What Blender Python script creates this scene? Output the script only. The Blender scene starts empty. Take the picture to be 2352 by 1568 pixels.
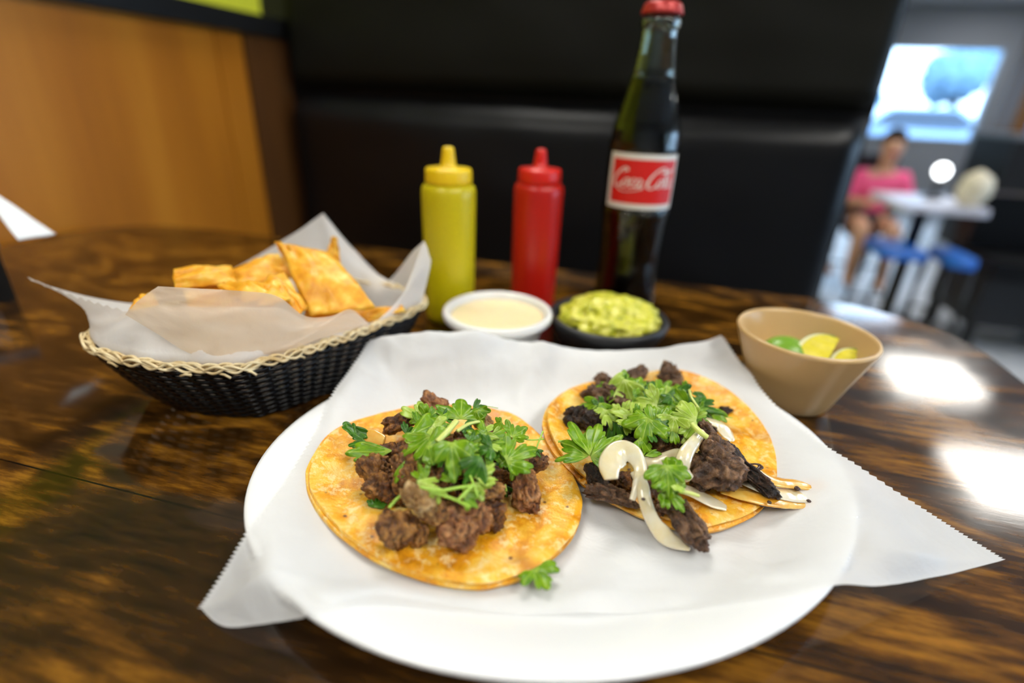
import bpy, bmesh, math, random
import numpy as np
from mathutils import Vector, Matrix, noise
sc = bpy.context.scene
COL = sc.collection
rnd = random.Random(7)
PI = math.pi

# ------------------------------------------------------------------ camera
TZ = 1.0                      # table top height (booth stands on a low platform)
CH = 0.177                    # camera height above the table
F = 1200.0                    # focal length in pixels of the 2352 wide frame
PITCH, ROLL = math.radians(25.0), math.radians(2.5)
fw = Vector((0, math.cos(PITCH), -math.sin(PITCH)))
r0 = Vector((1, 0, 0)); u0 = Vector((0, math.sin(PITCH), math.cos(PITCH)))
cr, sr = math.cos(ROLL), math.sin(ROLL)
CR = r0*cr + u0*sr
CU = u0*cr - r0*sr
CAM = Vector((0, 0, TZ+CH))
cam_d = bpy.data.cameras.new('camera'); cam = bpy.data.objects.new('camera', cam_d); COL.objects.link(cam)
M = Matrix((CR, CU, -fw)).transposed().to_4x4(); M.translation = CAM
cam.matrix_world = M
cam_d.sensor_width = 36; cam_d.lens = F/2352*36
cam_d.clip_start = 0.005; cam_d.clip_end = 200
cam_d.dof.use_dof = True; cam_d.dof.focus_distance = 0.247; cam_d.dof.aperture_fstop = 2.6
sc.camera = cam
# ------------------------------------------------------------------ world, exposure
w = bpy.data.worlds.new('world'); sc.world = w; w.use_nodes = True
bg = w.node_tree.nodes['Background']; bg.inputs[0].default_value = (0.46, 0.70, 1.0, 1); bg.inputs[1].default_value = 5.0
sc.view_settings.view_transform = 'Standard'; sc.view_settings.look = 'None'
sc.view_settings.exposure = 0.46; sc.view_settings.gamma = 1; sc.view_settings.use_curve_mapping = False
PANEL = 14.0                  # radiance of the fluorescent ceiling panels

# ------------------------------------------------------------------ helpers
def ray(px, py): return (CR*((px-1176)/F) - CU*((py-784)/F) + fw)
def P(px, py, z=0.0):
    d = ray(px, py); t = (z-CH)/d.z
    return CAM + d*t
def PY(px, py, Y):
    d = ray(px, py); return CAM + d*(Y/d.y)
def PD(px, py, dep): return CAM + ray(px, py)*dep
E1 = Vector((0.971, -0.2385, 0)).normalized(); E2 = Vector((0.2385, 0.971, 0)).normalized()
def R(a, b, z): return E1*a + E2*b + Vector((0, 0, z))
ROOMA = math.atan2(E1.y, E1.x)
ORG = {}
def org(o): return ORG.get(o.name, Vector((0, 0, 0))) if o else Vector((0, 0, 0))
def tag(o, label=None, cat=None, group=None, kind=None):
    if label: o['label'] = label
    if cat: o['category'] = cat
    if group: o['group'] = group
    if kind: o['kind'] = kind
    return o
def mk(name, verts, faces, mat, parent=None, smooth=True, origin=None, solid=None, local=False):
    """verts in world space; the object's origin is its parent's origin or the given point"""
    o0 = org(parent) if parent else (Vector(origin) if origin is not None else Vector((0, 0, 0)))
    me = bpy.data.meshes.new(name)
    vs = [tuple(Vector(v)-o0) for v in verts] if not local else [tuple(v) for v in verts]
    me.from_pydata(vs, [], faces); me.validate(); me.update()
    if smooth: me.polygons.foreach_set('use_smooth', [True]*len(me.polygons))
    if mat: me.materials.append(mat)
    o = bpy.data.objects.new(name, me); COL.objects.link(o)
    if parent: o.parent = parent
    else: o.location = o0
    ORG[o.name] = o0
    if solid:
        s = o.modifiers.new('s', 'SOLIDIFY'); s.thickness = solid; s.offset = 0
    return o
def empty(name, loc, label=None, cat=None, group=None):
    o = bpy.data.objects.new(name, None); COL.objects.link(o); o.location = loc; o.empty_display_size = .02
    ORG[o.name] = Vector(loc); return tag(o, label, cat, group)
def copy_tree(o, parent=None):
    c = o.copy(); COL.objects.link(c); c.parent = parent
    ORG[c.name] = org(o)
    for ch in list(o.children): copy_tree(ch, c)
    return c
class MB:
    def __init__(s): s.v = []; s.f = []
    def add(s, v, f):
        n = len(s.v); s.v += [Vector(q) for q in v]; s.f += [tuple(i+n for i in q) for q in f]; return s
    def box(s, c, sx, sy, sz, ax=None):
        X, Y, Z = ax if ax else (Vector((1, 0, 0)), Vector((0, 1, 0)), Vector((0, 0, 1)))
        c = Vector(c); v = [c + X*(i*sx/2) + Y*(j*sy/2) + Z*(k*sz/2) for i in (-1, 1) for j in (-1, 1) for k in (-1, 1)]
        return s.add(v, [(0, 1, 3, 2), (4, 6, 7, 5), (0, 4, 5, 1), (2, 3, 7, 6), (0, 2, 6, 4), (1, 5, 7, 3)])
    def rbox(s, a0, a1, b0, b1, z0, z1):
        return s.box(R((a0+a1)/2, (b0+b1)/2, (z0+z1)/2), a1-a0, b1-b0, z1-z0, (E1, E2, Vector((0, 0, 1))))
    def lathe(s, c, prof, n=64, flute=None, wob=0):
        c = Vector(c); v = []; f = []
        for (r, z) in prof:
            for i in range(n):
                a = 2*PI*i/n; rr = r
                if flute: rr += flute(a, z, r)
                v.append(c + Vector((rr*math.cos(a), rr*math.sin(a), z)))
        for j in range(len(prof)-1):
            for i in range(n):
                f.append((j*n+i, j*n+(i+1) % n, (j+1)*n+(i+1) % n, (j+1)*n+i))
        return s.add(v, f)
    def sweep(s, pts, wd, th, nh=None, n=10, cap=True, rough=0, seed=0):
        """elliptical section swept along pts; wd/th lists or numbers are half sizes; nh = normal hint"""
        pts = [Vector(p) for p in pts]; m = len(pts)
        g = lambda q, i: q[i] if isinstance(q, (list, tuple)) else q
        v = []; f = []
        for i in range(m):
            t = (pts[min(i+1, m-1)]-pts[max(i-1, 0)]).normalized()
            h = g(nh, i) if isinstance(nh, list) else (nh or Vector((0.1, 0.05, 1)))
            side = t.cross(h)
            if side.length < 1e-5: side = t.orthogonal()
            side.normalize(); nn = side.cross(t).normalized()
            for k in range(n):
                a = 2*PI*k/n
                q = pts[i] + side*(math.cos(a)*g(wd, i)) + nn*(math.sin(a)*g(th, i))
                if rough:
                    q += (noise.noise_vector(q*260+Vector((seed, 0, 0)))*rough)
                v.append(q)
        for i in range(m-1):
            for k in range(n): f.append((i*n+k, i*n+(k+1) % n, (i+1)*n+(k+1) % n, (i+1)*n+k))
        if cap:
            v.append(pts[0]); v.append(pts[-1]); a0 = m*n
            for k in range(n):
                f.append((a0, (k+1) % n, k)); f.append((a0+1, (m-1)*n+k, (m-1)*n+(k+1) % n))
        return s.add(v, f)
    def build(s, name, mat, parent=None, **k): return mk(name, s.v, s.f, mat, parent, **k)
def cat(pts, n, closed=False):
    """Catmull-Rom through pts, n samples (pts: Vectors)"""
    pts = [Vector(p) for p in pts]; m = len(pts); out = []
    segs = m if closed else m-1
    for i in range(n):
        t = i/(n if closed else n-1)*segs; k = min(int(t), segs-1); u = t-k
        if closed: a, b, c, d = pts[(k-1) % m], pts[k % m], pts[(k+1) % m], pts[(k+2) % m]
        else: a, b, c, d = pts[max(k-1, 0)], pts[k], pts[k+1], pts[min(k+2, m-1)]
        out.append(0.5*((2*b)+(c-a)*u+(2*a-5*b+4*c-d)*u*u+(3*b-a-3*c+d)*u**3))
    return out
def taper(n, w, e=.25, tip=.25):
    return [w*(tip+(1-tip)*min(1, min(i, n-1-i)/(e*(n-1)))**.6) if e else w for i in range(n)]
def fbm(p, o=4, l=2.1):
    a = 1; s = 0
    for i in range(o): s += a*noise.noise(p); p = p*l; a *= .5
    return s
def sm(a, b, x):
    t = max(0, min(1, (x-a)/(b-a))); return t*t*(3-2*t)

# ------------------------------------------------------------------ materials
def nmat(name):
    m = bpy.data.materials.new(name); m.use_nodes = True; t = m.node_tree
    return m, t, t.nodes['Principled BSDF']
def N(t, typ, **k):
    n = t.nodes.new(typ)
    for a, b in k.items():
        if a.startswith('i_'): n.inputs[int(a[2:])].default_value = b
        else: setattr(n, a, b)
    return n
def ramp(t, fac, stops):
    r = N(t, 'ShaderNodeValToRGB'); e = r.color_ramp.elements
    e[0].position, e[0].color = stops[0][0], (*stops[0][1], 1); e[1].position, e[1].color = stops[-1][0], (*stops[-1][1], 1)
    for p, c in stops[1:-1]:
        x = e.new(p); x.color = (*c, 1)
    t.links.new(fac, r.inputs[0]); return r.outputs[0]
def coords(t, scale=(1, 1, 1), rot=(0, 0, 0), out='Object'):
    tc = N(t, 'ShaderNodeTexCoord'); mp = N(t, 'ShaderNodeMapping')
    mp.inputs['Scale'].default_value = scale; mp.inputs['Rotation'].default_value = rot
    t.links.new(tc.outputs[out], mp.inputs[0]); return mp.outputs[0]
def tex_noise(t, vec, scale, detail=4, rough=.55, dist=0):
    n = N(t, 'ShaderNodeTexNoise'); n.inputs['Scale'].default_value = scale; n.inputs['Detail'].default_value = detail
    n.inputs['Roughness'].default_value = rough; n.inputs['Distortion'].default_value = dist
    t.links.new(vec, n.inputs['Vector']); return n.outputs[0]
def bump(t, b, h, strength=.3, dist=.001, prev=None):
    n = N(t, 'ShaderNodeBump'); n.inputs['Strength'].default_value = strength; n.inputs['Distance'].default_value = dist
    t.links.new(h, n.inputs['Height'])
    if prev: t.links.new(prev, n.inputs['Normal'])
    t.links.new(n.outputs[0], b.inputs['Normal']); return n.outputs[0]
def pbr(name, col=(.5, .5, .5), rough=.5, cols=None, scale=20, bs=None, bstr=.3, bd=.001, metal=0, sss=0, sssc=None,
        trans=0, coat=0, spec=.5, emit=None, es=1, stretch=(1, 1, 1), ior=None, rot=(0, 0, 0), detail=4, roughvar=None):
    m, t, b = nmat(name)
    b.inputs['Base Color'].default_value = (*col, 1); b.inputs['Roughness'].default_value = rough
    b.inputs['Metallic'].default_value = metal; b.inputs['Specular IOR Level'].default_value = spec
    b.inputs['Transmission Weight'].default_value = trans; b.inputs['Coat Weight'].default_value = coat
    if ior: b.inputs['IOR'].default_value = ior
    if sss:
        b.inputs['Subsurface Weight'].default_value = sss; b.inputs['Subsurface Scale'].default_value = .006
        b.inputs['Subsurface Radius'].default_value = sssc or (1, .6, .3)
    if emit: b.inputs['Emission Color'].default_value = (*emit, 1); b.inputs['Emission Strength'].default_value = es
    vec = coords(t, stretch, rot)
    if cols:
        n = tex_noise(t, vec, scale, detail); t.links.new(ramp(t, n, cols), b.inputs['Base Color'])
        if roughvar: t.links.new(ramp(t, n, [(.3, (roughvar[0],)*3), (.7, (roughvar[1],)*3)]), b.inputs['Roughness'])
    if bs: bump(t, b, tex_noise(t, vec, bs, 5), bstr, bd)
    return m
def mix_color(t, a, b, fac, mode='MIX'):
    n = N(t, 'ShaderNodeMix'); n.data_type = 'RGBA'; n.blend_type = mode
    for sock, v in ((n.inputs[0], fac), (n.inputs[6], a), (n.inputs[7], b)):
        if isinstance(v, bpy.types.NodeSocket): t.links.new(v, sock)
        elif isinstance(v, (int, float)): sock.default_value = v
        else: sock.default_value = (*v, 1)
    return n.outputs[2]

def wood_table():
    m, t, b = nmat('walnut_laminate')
    v = coords(t, (1, 1, 1), (0, 0, -ROOMA))
    mp = N(t, 'ShaderNodeMapping'); mp.inputs['Scale'].default_value = (2.2, 5.5, 1); t.links.new(v, mp.inputs[0])
    big = tex_noise(t, mp.outputs[0], 2.4, 3, .5, .6)
    # cathedral rings come from a distorted band over the broad noise
    mth = N(t, 'ShaderNodeMath', operation='MULTIPLY'); t.links.new(big, mth.inputs[0]); mth.inputs[1].default_value = 34
    sn = N(t, 'ShaderNodeMath', operation='SINE'); t.links.new(mth.outputs[0], sn.inputs[0])
    m2 = N(t, 'ShaderNodeMath', operation='MULTIPLY_ADD'); t.links.new(sn.outputs[0], m2.inputs[0]); m2.inputs[1].default_value = .14; m2.inputs[2].default_value = .5
    mp2 = N(t, 'ShaderNodeMapping'); mp2.inputs['Scale'].default_value = (18, 110, 1); t.links.new(v, mp2.inputs[0])
    fine = tex_noise(t, mp2.outputs[0], 2.2, 6, .65)
    mp3 = N(t, 'ShaderNodeMapping'); mp3.inputs['Scale'].default_value = (6, 16, 1); t.links.new(v, mp3.inputs[0])
    mid = tex_noise(t, mp3.outputs[0], 2.0, 4, .6)
    ad = N(t, 'ShaderNodeMath', operation='MULTIPLY_ADD'); t.links.new(fine, ad.inputs[0]); ad.inputs[1].default_value = .75; t.links.new(m2.outputs[0], ad.inputs[2])
    ad2 = N(t, 'ShaderNodeMath', operation='MULTIPLY_ADD'); t.links.new(mid, ad2.inputs[0]); ad2.inputs[1].default_value = .55; t.links.new(ad.outputs[0], ad2.inputs[2])
    sb = N(t, 'ShaderNodeMath', operation='SUBTRACT'); t.links.new(ad2.outputs[0], sb.inputs[0]); sb.inputs[1].default_value = .635
    c = ramp(t, sb.outputs[0], [(.20, (.007, .003, .001)), (.42, (.030, .012, .002)), (.58, (.085, .033, .004)), (.80, (.27, .115, .010))])
    # printed plank seams across the grain direction
    sp = N(t, 'ShaderNodeSeparateXYZ'); t.links.new(v, sp.inputs[0])
    a1 = N(t, 'ShaderNodeMath', operation='ADD'); t.links.new(sp.outputs[1], a1.inputs[0]); a1.inputs[1].default_value = SEAM0
    a2 = N(t, 'ShaderNodeMath', operation='PINGPONG'); t.links.new(a1.outputs[0], a2.inputs[0]); a2.inputs[1].default_value = .065
    lt = N(t, 'ShaderNodeMath', operation='LESS_THAN'); t.links.new(a2.outputs[0], lt.inputs[0]); lt.inputs[1].default_value = .0005
    c = mix_color(t, c, (.006, .003, .001), lt.outputs[0])
    t.links.new(c, b.inputs['Base Color'])
    rr = tex_noise(t, v, 18, 5, .6)
    t.links.new(ramp(t, rr, [(.3, (.06,)*3), (.75, (.125,)*3)]), b.inputs['Roughness'])
    b.inputs['Specular IOR Level'].default_value = .55
    bump(t, b, fine, .05, .0003)
    return m
SEAM0 = -(P(2150, 1132).dot(E2)) + .0
MT = {}
MT['table'] = wood_table()
MT['edge'] = pbr('table_edge', (.05, .02, .008), .4)
MT['vinyl'] = pbr('black_vinyl', (.003, .003, .0035), .36, bs=900, bstr=.06, bd=.0004, spec=.28)
MT['vinyl2'] = pbr('black_panel', (.006, .006, .0035), .55, bs=500, bstr=.05, spec=.18)
MT['panel'] = pbr('honey_wood_panel', rough=.42, cols=[(.3, (.30, .090, .006)), (.5, (.52, .175, .010)), (.7, (.68, .26, .02))], scale=3.2,
                  stretch=(2.2, 2.2, .22), detail=6, bs=30, bstr=.05, coat=.1)
MT['panel_dark'] = pbr('darker_brown_wood', rough=.45, cols=[(.3, (.085, .03, .006)), (.7, (.16, .06, .012))], scale=5, stretch=(3, 3, .3), detail=6)
MT['black_metal'] = pbr('black_metal', (.008, .008, .008), .45)
MT['yellow_wall'] = pbr('yellow_painted_wall', (.80, .78, .03), .7)
MT['wall'] = pbr('greyish_wall', (.33, .36, .42), .8)
MT['dark_wall'] = pbr('dark_wall', (.06, .06, .07), .8)
MT['ceil'] = pbr('ceiling_tile', (.74, .76, .80), .9)
MT['floor'] = pbr('pale_tile_floor', rough=.35, cols=[(.3, (.42, .43, .45)), (.7, (.62, .62, .64))], scale=3)
MT['platform'] = pbr('platform_floor', (.08, .06, .05), .6)
MT['plate'] = pbr('white_melamine', (.82, .83, .84), .16, spec=.5, coat=.3)
MT['ceramic'] = pbr('white_plastic_cup', (.80, .79, .76), .25, sss=.1)
MT['sauce'] = pbr('creamy_orange_sauce', (.90, .74, .44), .3, sss=.2, bs=120, bstr=.1)
MT['molca'] = pbr('black_bowl', (.013, .014, .017), .42, bs=700, bstr=.35, bd=.0006)
MT['tan'] = pbr('tan_plastic', (.60, .40, .18), .28, sss=.06, sssc=(1, .6, .3))
MT['guac'] = pbr('guacamole', rough=.3, cols=[(.3, (.34, .38, .015)), (.5, (.62, .60, .04)), (.70, (.84, .80, .20))], scale=160, bs=400, bstr=.5, bd=.001, sss=.2, sssc=(.8, 1, .2))
MT['lime_skin'] = pbr('lime_rind', (.16, .34, .02), .3, bs=900, bstr=.2, bd=.0004)
MT['lime_flesh'] = pbr('lime_flesh', rough=.25, cols=[(.3, (.66, .58, .02)), (.7, (.86, .76, .08))], scale=110, sss=.3, sssc=(1, 1, .3), bs=500, bstr=.3)
MT['lime_pith'] = pbr('lime_pith', (.82, .80, .50), .5, sss=.2)
MT['mustard'] = pbr('yellow_squeeze_plastic', rough=.34, col=(.60, .50, .004), sss=.15, sssc=(1, .8, .1))
MT['mustard_cap'] = pbr('yellow_cap_plastic', (.86, .58, .004), .4, sss=.1, sssc=(1, .7, .1))
MT['ketchup'] = pbr('red_squeeze_plastic', (.50, .010, .004), .3, sss=.1, sssc=(1, .1, .05))
MT['ketchup_cap'] = pbr('red_cap_plastic', (.68, .014, .006), .35, sss=.1, sssc=(1, .1, .05))
MT['glass'] = pbr('green_tinted_glass', (.90, .97, .88), .03, trans=1, ior=1.48)
MT['cola'] = pbr('dark_cola', (.004, .002, .0015), .1, spec=.3)
MT['crown'] = pbr('red_crown_cap', (.52, .035, .03), .3, metal=.2)
MT['label_red'] = pbr('label_red', (.72, .012, .008), .45)
MT['label_white'] = pbr('label_white', (.80, .76, .70), .5)
MT['chip'] = pbr('fried_corn_chip', rough=.42, cols=[(.28, (.70, .26, .006)), (.48, (.84, .38, .015)), (.60, (.90, .50, .05)), (.74, (.95, .68, .18))], scale=110, bs=260, bstr=.5, bd=.0012, sss=.15, sssc=(1, .6, .15))
MT['wicker_tan'] = pbr('natural_braid', rough=.4, cols=[(.3, (.52, .34, .12)), (.7, (.90, .78, .50))], scale=90, spec=.6)
MT['wicker_black'] = pbr('black_lacquered_wicker', (.003, .003, .004), .25, spec=.32)
MT['napkin'] = pbr('white_napkin', (.82, .83, .84), .85)
MT['chrome'] = pbr('brushed_chrome', (.30, .31, .33), .3, metal=1)
MT['char'] = pbr('charred_bit', (.04, .012, .006), .35)
MT['pane'] = None

def paper_mat(name, col, transl, tint):
    m, t, b = nmat(name)
    v = coords(t, (1, 1, 1))
    n = tex_noise(t, v, 45, 5, .6)
    t.links.new(ramp(t, n, [(.3, tuple(c*.93 for c in col)), (.7, col)]), b.inputs['Base Color'])
    b.inputs['Roughness'].default_value = .42; b.inputs['Specular IOR Level'].default_value = .35
    tr = N(t, 'ShaderNodeBsdfTranslucent'); tr.inputs[0].default_value = (*tint, 1)
    tp = N(t, 'ShaderNodeBsdfTransparent'); tp.inputs[0].default_value = (1, .97, .92, 1)
    mx = N(t, 'ShaderNodeMixShader'); mx.inputs[0].default_value = .35
    mx2 = N(t, 'ShaderNodeMixShader'); mx2.inputs[0].default_value = transl
    t.links.new(b.outputs[0], mx.inputs[1]); t.links.new(tr.outputs[0], mx.inputs[2])
    t.links.new(mx.outputs[0], mx2.inputs[1]); t.links.new(tp.outputs[0], mx2.inputs[2])
    t.links.new(mx2.outputs[0], t.nodes['Material Output'].inputs[0])
    bump(t, b, tex_noise(t, v, 55, 4, .55, 1.2), .35, .0025)
    return m
MT['liner'] = paper_mat('waxed_deli_paper', (.90, .905, .915), .07, (.9, .9, .9))
MT['liner3'] = paper_mat('glow_tinted_paper', (.92, .78, .62), .26, (.98, .80, .58))  # warm light coming through the flap, painted into the paper colour
MT['liner2'] = paper_mat('basket_liner_paper', (.90, .88, .86), .17, (.96, .86, .74))

def tortilla_mat(name, seed, hue=0):
    m, t, b = nmat(name)
    v = coords(t)
    ad = N(t, 'ShaderNodeVectorMath', operation='ADD'); t.links.new(v, ad.inputs[0]); ad.inputs[1].default_value = (seed, seed*.7, 0); v = ad.outputs[0]
    n1 = tex_noise(t, v, 62, 7, .68, .5)
    c = ramp(t, n1, [(.30, (.50, .17, .004)), (.44, (.78, .32, .006)), (.54, (.90, .47, .03)), (.68, (.96, .70, .22))])
    n2 = tex_noise(t, v, 240, 4, .7)
    c = mix_color(t, c, (.97, .78, .40), ramp(t, n2, [(.52, (0,)*3), (.62, (.55,)*3)]))
    n3 = tex_noise(t, v, 26, 3, .6)
    c = mix_color(t, c, (.46, .17, .012), ramp(t, n3, [(.60, (0,)*3), (.72, (.75,)*3)]))
    vo = N(t, 'ShaderNodeTexVoronoi'); vo.inputs['Scale'].default_value = 95; t.links.new(v, vo.inputs['Vector'])
    c = mix_color(t, (.18, .06, .01), c, ramp(t, vo.outputs[0], [(.05, (0,)*3), (.11, (1,)*3)]))
    t.links.new(c, b.inputs['Base Color'])
    n4 = tex_noise(t, v, 30, 3)
    t.links.new(ramp(t, n4, [(.42, (.30,)*3), (.6, (.60,)*3)]), b.inputs['Roughness'])
    b.inputs['Subsurface Weight'].default_value = .12; b.inputs['Subsurface Scale'].default_value = .004; b.inputs['Subsurface Radius'].default_value = (1, .6, .2)
    p = bump(t, b, n1, .5, .002); bump(t, b, n2, .5, .0008, p)
    return m
MT['tort1'] = tortilla_mat('corn_tortilla_a', 3.1); MT['tort2'] = tortilla_mat('corn_tortilla_b', 7.7); MT['tort3'] = tortilla_mat('corn_tortilla_c', 1.3)

def meat_mat(name, c0, c1, c2, c3, rough=(.18, .42)):
    m, t, b = nmat(name); v = coords(t)
    n1 = tex_noise(t, v, 150, 7, .68, .6)
    c = ramp(t, n1, [(.30, c0), (.45, c1), (.58, c2), (.72, c3)])
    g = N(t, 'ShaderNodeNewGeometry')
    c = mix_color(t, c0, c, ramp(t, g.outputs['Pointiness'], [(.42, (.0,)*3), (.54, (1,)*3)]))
    t.links.new(c, b.inputs['Base Color'])
    n2 = tex_noise(t, v, 330, 5, .7)
    t.links.new(ramp(t, n2, [(.4, (rough[0],)*3), (.6, (rough[1],)*3)]), b.inputs['Roughness'])
    b.inputs['Subsurface Weight'].default_value = .08; b.inputs['Subsurface Scale'].default_value = .003
    b.inputs['Specular IOR Level'].default_value = .6
    p = bump(t, b, n1, .9, .003); bump(t, b, n2, .8, .0012, p)
    return m
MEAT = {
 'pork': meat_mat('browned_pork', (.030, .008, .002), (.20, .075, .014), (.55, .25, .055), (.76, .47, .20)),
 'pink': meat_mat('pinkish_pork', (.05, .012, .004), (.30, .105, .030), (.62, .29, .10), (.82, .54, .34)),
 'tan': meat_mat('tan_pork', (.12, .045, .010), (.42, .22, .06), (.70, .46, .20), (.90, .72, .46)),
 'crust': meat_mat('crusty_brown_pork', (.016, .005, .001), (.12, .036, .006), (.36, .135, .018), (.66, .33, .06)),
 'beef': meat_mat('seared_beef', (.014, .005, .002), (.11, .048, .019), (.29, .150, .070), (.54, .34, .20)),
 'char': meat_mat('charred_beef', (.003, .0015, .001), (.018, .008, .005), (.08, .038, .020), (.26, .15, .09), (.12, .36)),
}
def onion_mat(name, c0, c1, alpha):
    m, t, b = nmat(name); v = coords(t, (1, 1, 1))
    t.links.new(ramp(t, tex_noise(t, v, 120, 4), [(.35, c0), (.65, c1)]), b.inputs['Base Color'])
    lw = N(t, 'ShaderNodeLayerWeight'); lw.inputs[0].default_value = .18
    cc = b.inputs['Base Color'].links[0].from_socket
    t.links.new(mix_color(t, cc, (c0[0]*.85, c0[1]*.6, c0[2]*.35), lw.outputs['Facing']), b.inputs['Base Color'])
    b.inputs['Roughness'].default_value = .2; b.inputs['Subsurface Weight'].default_value = .25
    b.inputs['Subsurface Scale'].default_value = .006; b.inputs['Subsurface Radius'].default_value = (1, .8, .5)
    b.inputs['Transmission Weight'].default_value = alpha; b.inputs['Coat Weight'].default_value = .4
    bump(t, b, tex_noise(t, v, 260, 4), .25, .0008)
    return m
MT['onion'] = onion_mat('cooked_onion', (.96, .82, .50), (1.0, .94, .74), .30)
MT['onion_amber'] = onion_mat('amber_onion', (.85, .40, .04), (.92, .60, .16), .15)
MT['onion_grill'] = onion_mat('grilled_onion', (.86, .38, .015), (.95, .60, .12), .2)
def leaf_mat(name, c0, c1, vein):
    m, t, b = nmat(name); v = coords(t)
    n = tex_noise(t, v, 140, 4, .6)
    c = ramp(t, n, [(.3, c0), (.7, c1)])
    at = N(t, 'ShaderNodeAttribute'); at.attribute_name = 'vein'
    c = mix_color(t, c, vein, ramp(t, at.outputs['Fac'], [(.80, (0,)*3), (1.0, (.55,)*3)]))
    t.links.new(c, b.inputs['Base Color']); b.inputs['Roughness'].default_value = .33
    tr = N(t, 'ShaderNodeBsdfTranslucent'); t.links.new(c, tr.inputs[0])
    mx = N(t, 'ShaderNodeMixShader'); mx.inputs[0].default_value = .28
    t.links.new(b.outputs[0], mx.inputs[1]); t.links.new(tr.outputs[0], mx.inputs[2])
    t.links.new(mx.outputs[0], t.nodes['Material Output'].inputs[0])
    p = bump(t, b, at.outputs['Fac'], .3, .0006); bump(t, b, tex_noise(t, v, 420, 3), .25, .0005, p)
    return m
LEAF = [leaf_mat('cilantro_green', (.085, .24, .004), (.28, .50, .010), (.52, .68, .09)),
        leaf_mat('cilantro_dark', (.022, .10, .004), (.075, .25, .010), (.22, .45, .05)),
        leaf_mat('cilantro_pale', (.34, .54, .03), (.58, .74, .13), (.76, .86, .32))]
MT['stem'] = pbr('cilantro_stem', (.34, .56, .06), .35, sss=.2, sssc=(.6, 1, .2))
MT['stem_pale'] = pbr('pale_cilantro_stem', (.62, .70, .20), .3, sss=.3, sssc=(.8, 1, .3))
MT['leaf_loose'] = LEAF[0]
exec_after = None

# ------------------------------------------------------------------ the room
FA, FB = (-2.6, 5.6), (-2.6, 10.5)      # room extents along E1 and E2
CZ = 2.7
def structure(name, mb, mat, **k): return tag(mb.build(name, mat, smooth=False, **k), kind='structure')
# floor: pale tiles as pieces, restricted to the part in view
fl = MB(); fl.rbox(FA[0], FA[1], FB[0], FB[1], -.06, -.006)
floor = structure('floor', fl, pbr('floor_grout', (.25, .26, .28), .7))
tile_me = None
for i in range(8):
    for j in range(14):
        a, b_ = 1.0+i*.5, 1.6+j*.5
        if not (.28 < math.atan2(a, b_) < .62 and math.hypot(a, b_) < 8): continue
        if tile_me is None:
            o = MB().box((0, 0, 0), .49, .49, .006, None).build('tile', MT['floor'], floor, smooth=False, local=True); tile_me = o.data
        else:
            o = bpy.data.objects.new('tile', tile_me); COL.objects.link(o); o.parent = floor
        o.location = R(a, b_, -.003); o.rotation_euler = (0, 0, ROOMA)
structure('ceiling', MB().rbox(FA[0], FA[1], FB[0], FB[1], CZ, CZ+.06), MT['ceil'])
structure('wall_left', MB().rbox(FA[0]-.05, FA[0], FB[0], FB[1], 0, CZ), MT['yellow_wall'])
wr_ = MB(); r0_, r1_, q0_, q1_ = -.6, 4.2, .85, 2.30
wr_.rbox(FA[1], FA[1]+.12, FB[0], r0_, 0, CZ); wr_.rbox(FA[1], FA[1]+.12, r1_, FB[1], 0, CZ); wr_.rbox(FA[1], FA[1]+.12, r0_, r1_, 0, q0_); wr_.rbox(FA[1], FA[1]+.12, r0_, r1_, q1_, CZ)
structure('wall_right', wr_, MT['wall'])
structure('wall_front', MB().rbox(FA[0], FA[1], FB[0]-.05, FB[0], 0, CZ), MT['wall'])
# back wall with two windows
def azx(px, py, b_):       # room coordinate along E1 where a pixel's ray meets the plane E2=b_
    d = ray(px, py); t = b_/d.dot(E2); q = CAM+d*t; return q.dot(E1), q.z
wx0 = azx(1990, 250, 10.5)[0]-1.1; wx1 = azx(2283, 200, 10.5)[0]; wz1 = azx(2200, 105, 10.5)[1]; wz0 = azx(2100, 322, 10.5)[1]
vx0, vx1, vz0, vz1 = wx1+.18, 5.45, .5, azx(2300, 240, 10.5)[1]
wb = MB()
wb.rbox(FA[0], wx0, FB[1], FB[1]+.12, 0, CZ); wb.rbox(wx0, FA[1], FB[1], FB[1]+.12, wz1, CZ)
wb.rbox(wx0, wx1, FB[1], FB[1]+.12, 0, wz0); wb.rbox(wx1, vx0, FB[1], FB[1]+.12, 0, wz1)
wb.rbox(vx0, vx1, FB[1], FB[1]+.12, 0, vz0); wb.rbox(vx0, vx1, FB[1], FB[1]+.12, vz1, wz1); wb.rbox(vx1, FA[1], FB[1], FB[1]+.12, 0, wz1)
structure('wall_back', wb, MT['wall'])
def glass_pane():
    m, t, b = nmat('window_glass')
    tp = N(t, 'ShaderNodeBsdfTransparent'); gl = N(t, 'ShaderNodeBsdfGlossy'); gl.inputs['Roughness'].default_value = .02
    fr = N(t, 'ShaderNodeFresnel'); mx = N(t, 'ShaderNodeMixShader')
    t.links.new(fr.outputs[0], mx.inputs[0]); t.links.new(tp.outputs[0], mx.inputs[1]); t.links.new(gl.outputs[0], mx.inputs[2])
    t.links.new(mx.outputs[0], t.nodes['Material Output'].inputs[0]); return m
MT['pane'] = glass_pane()
MT['frame'] = pbr('window_frame', (.35, .42, .52), .4)
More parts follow.
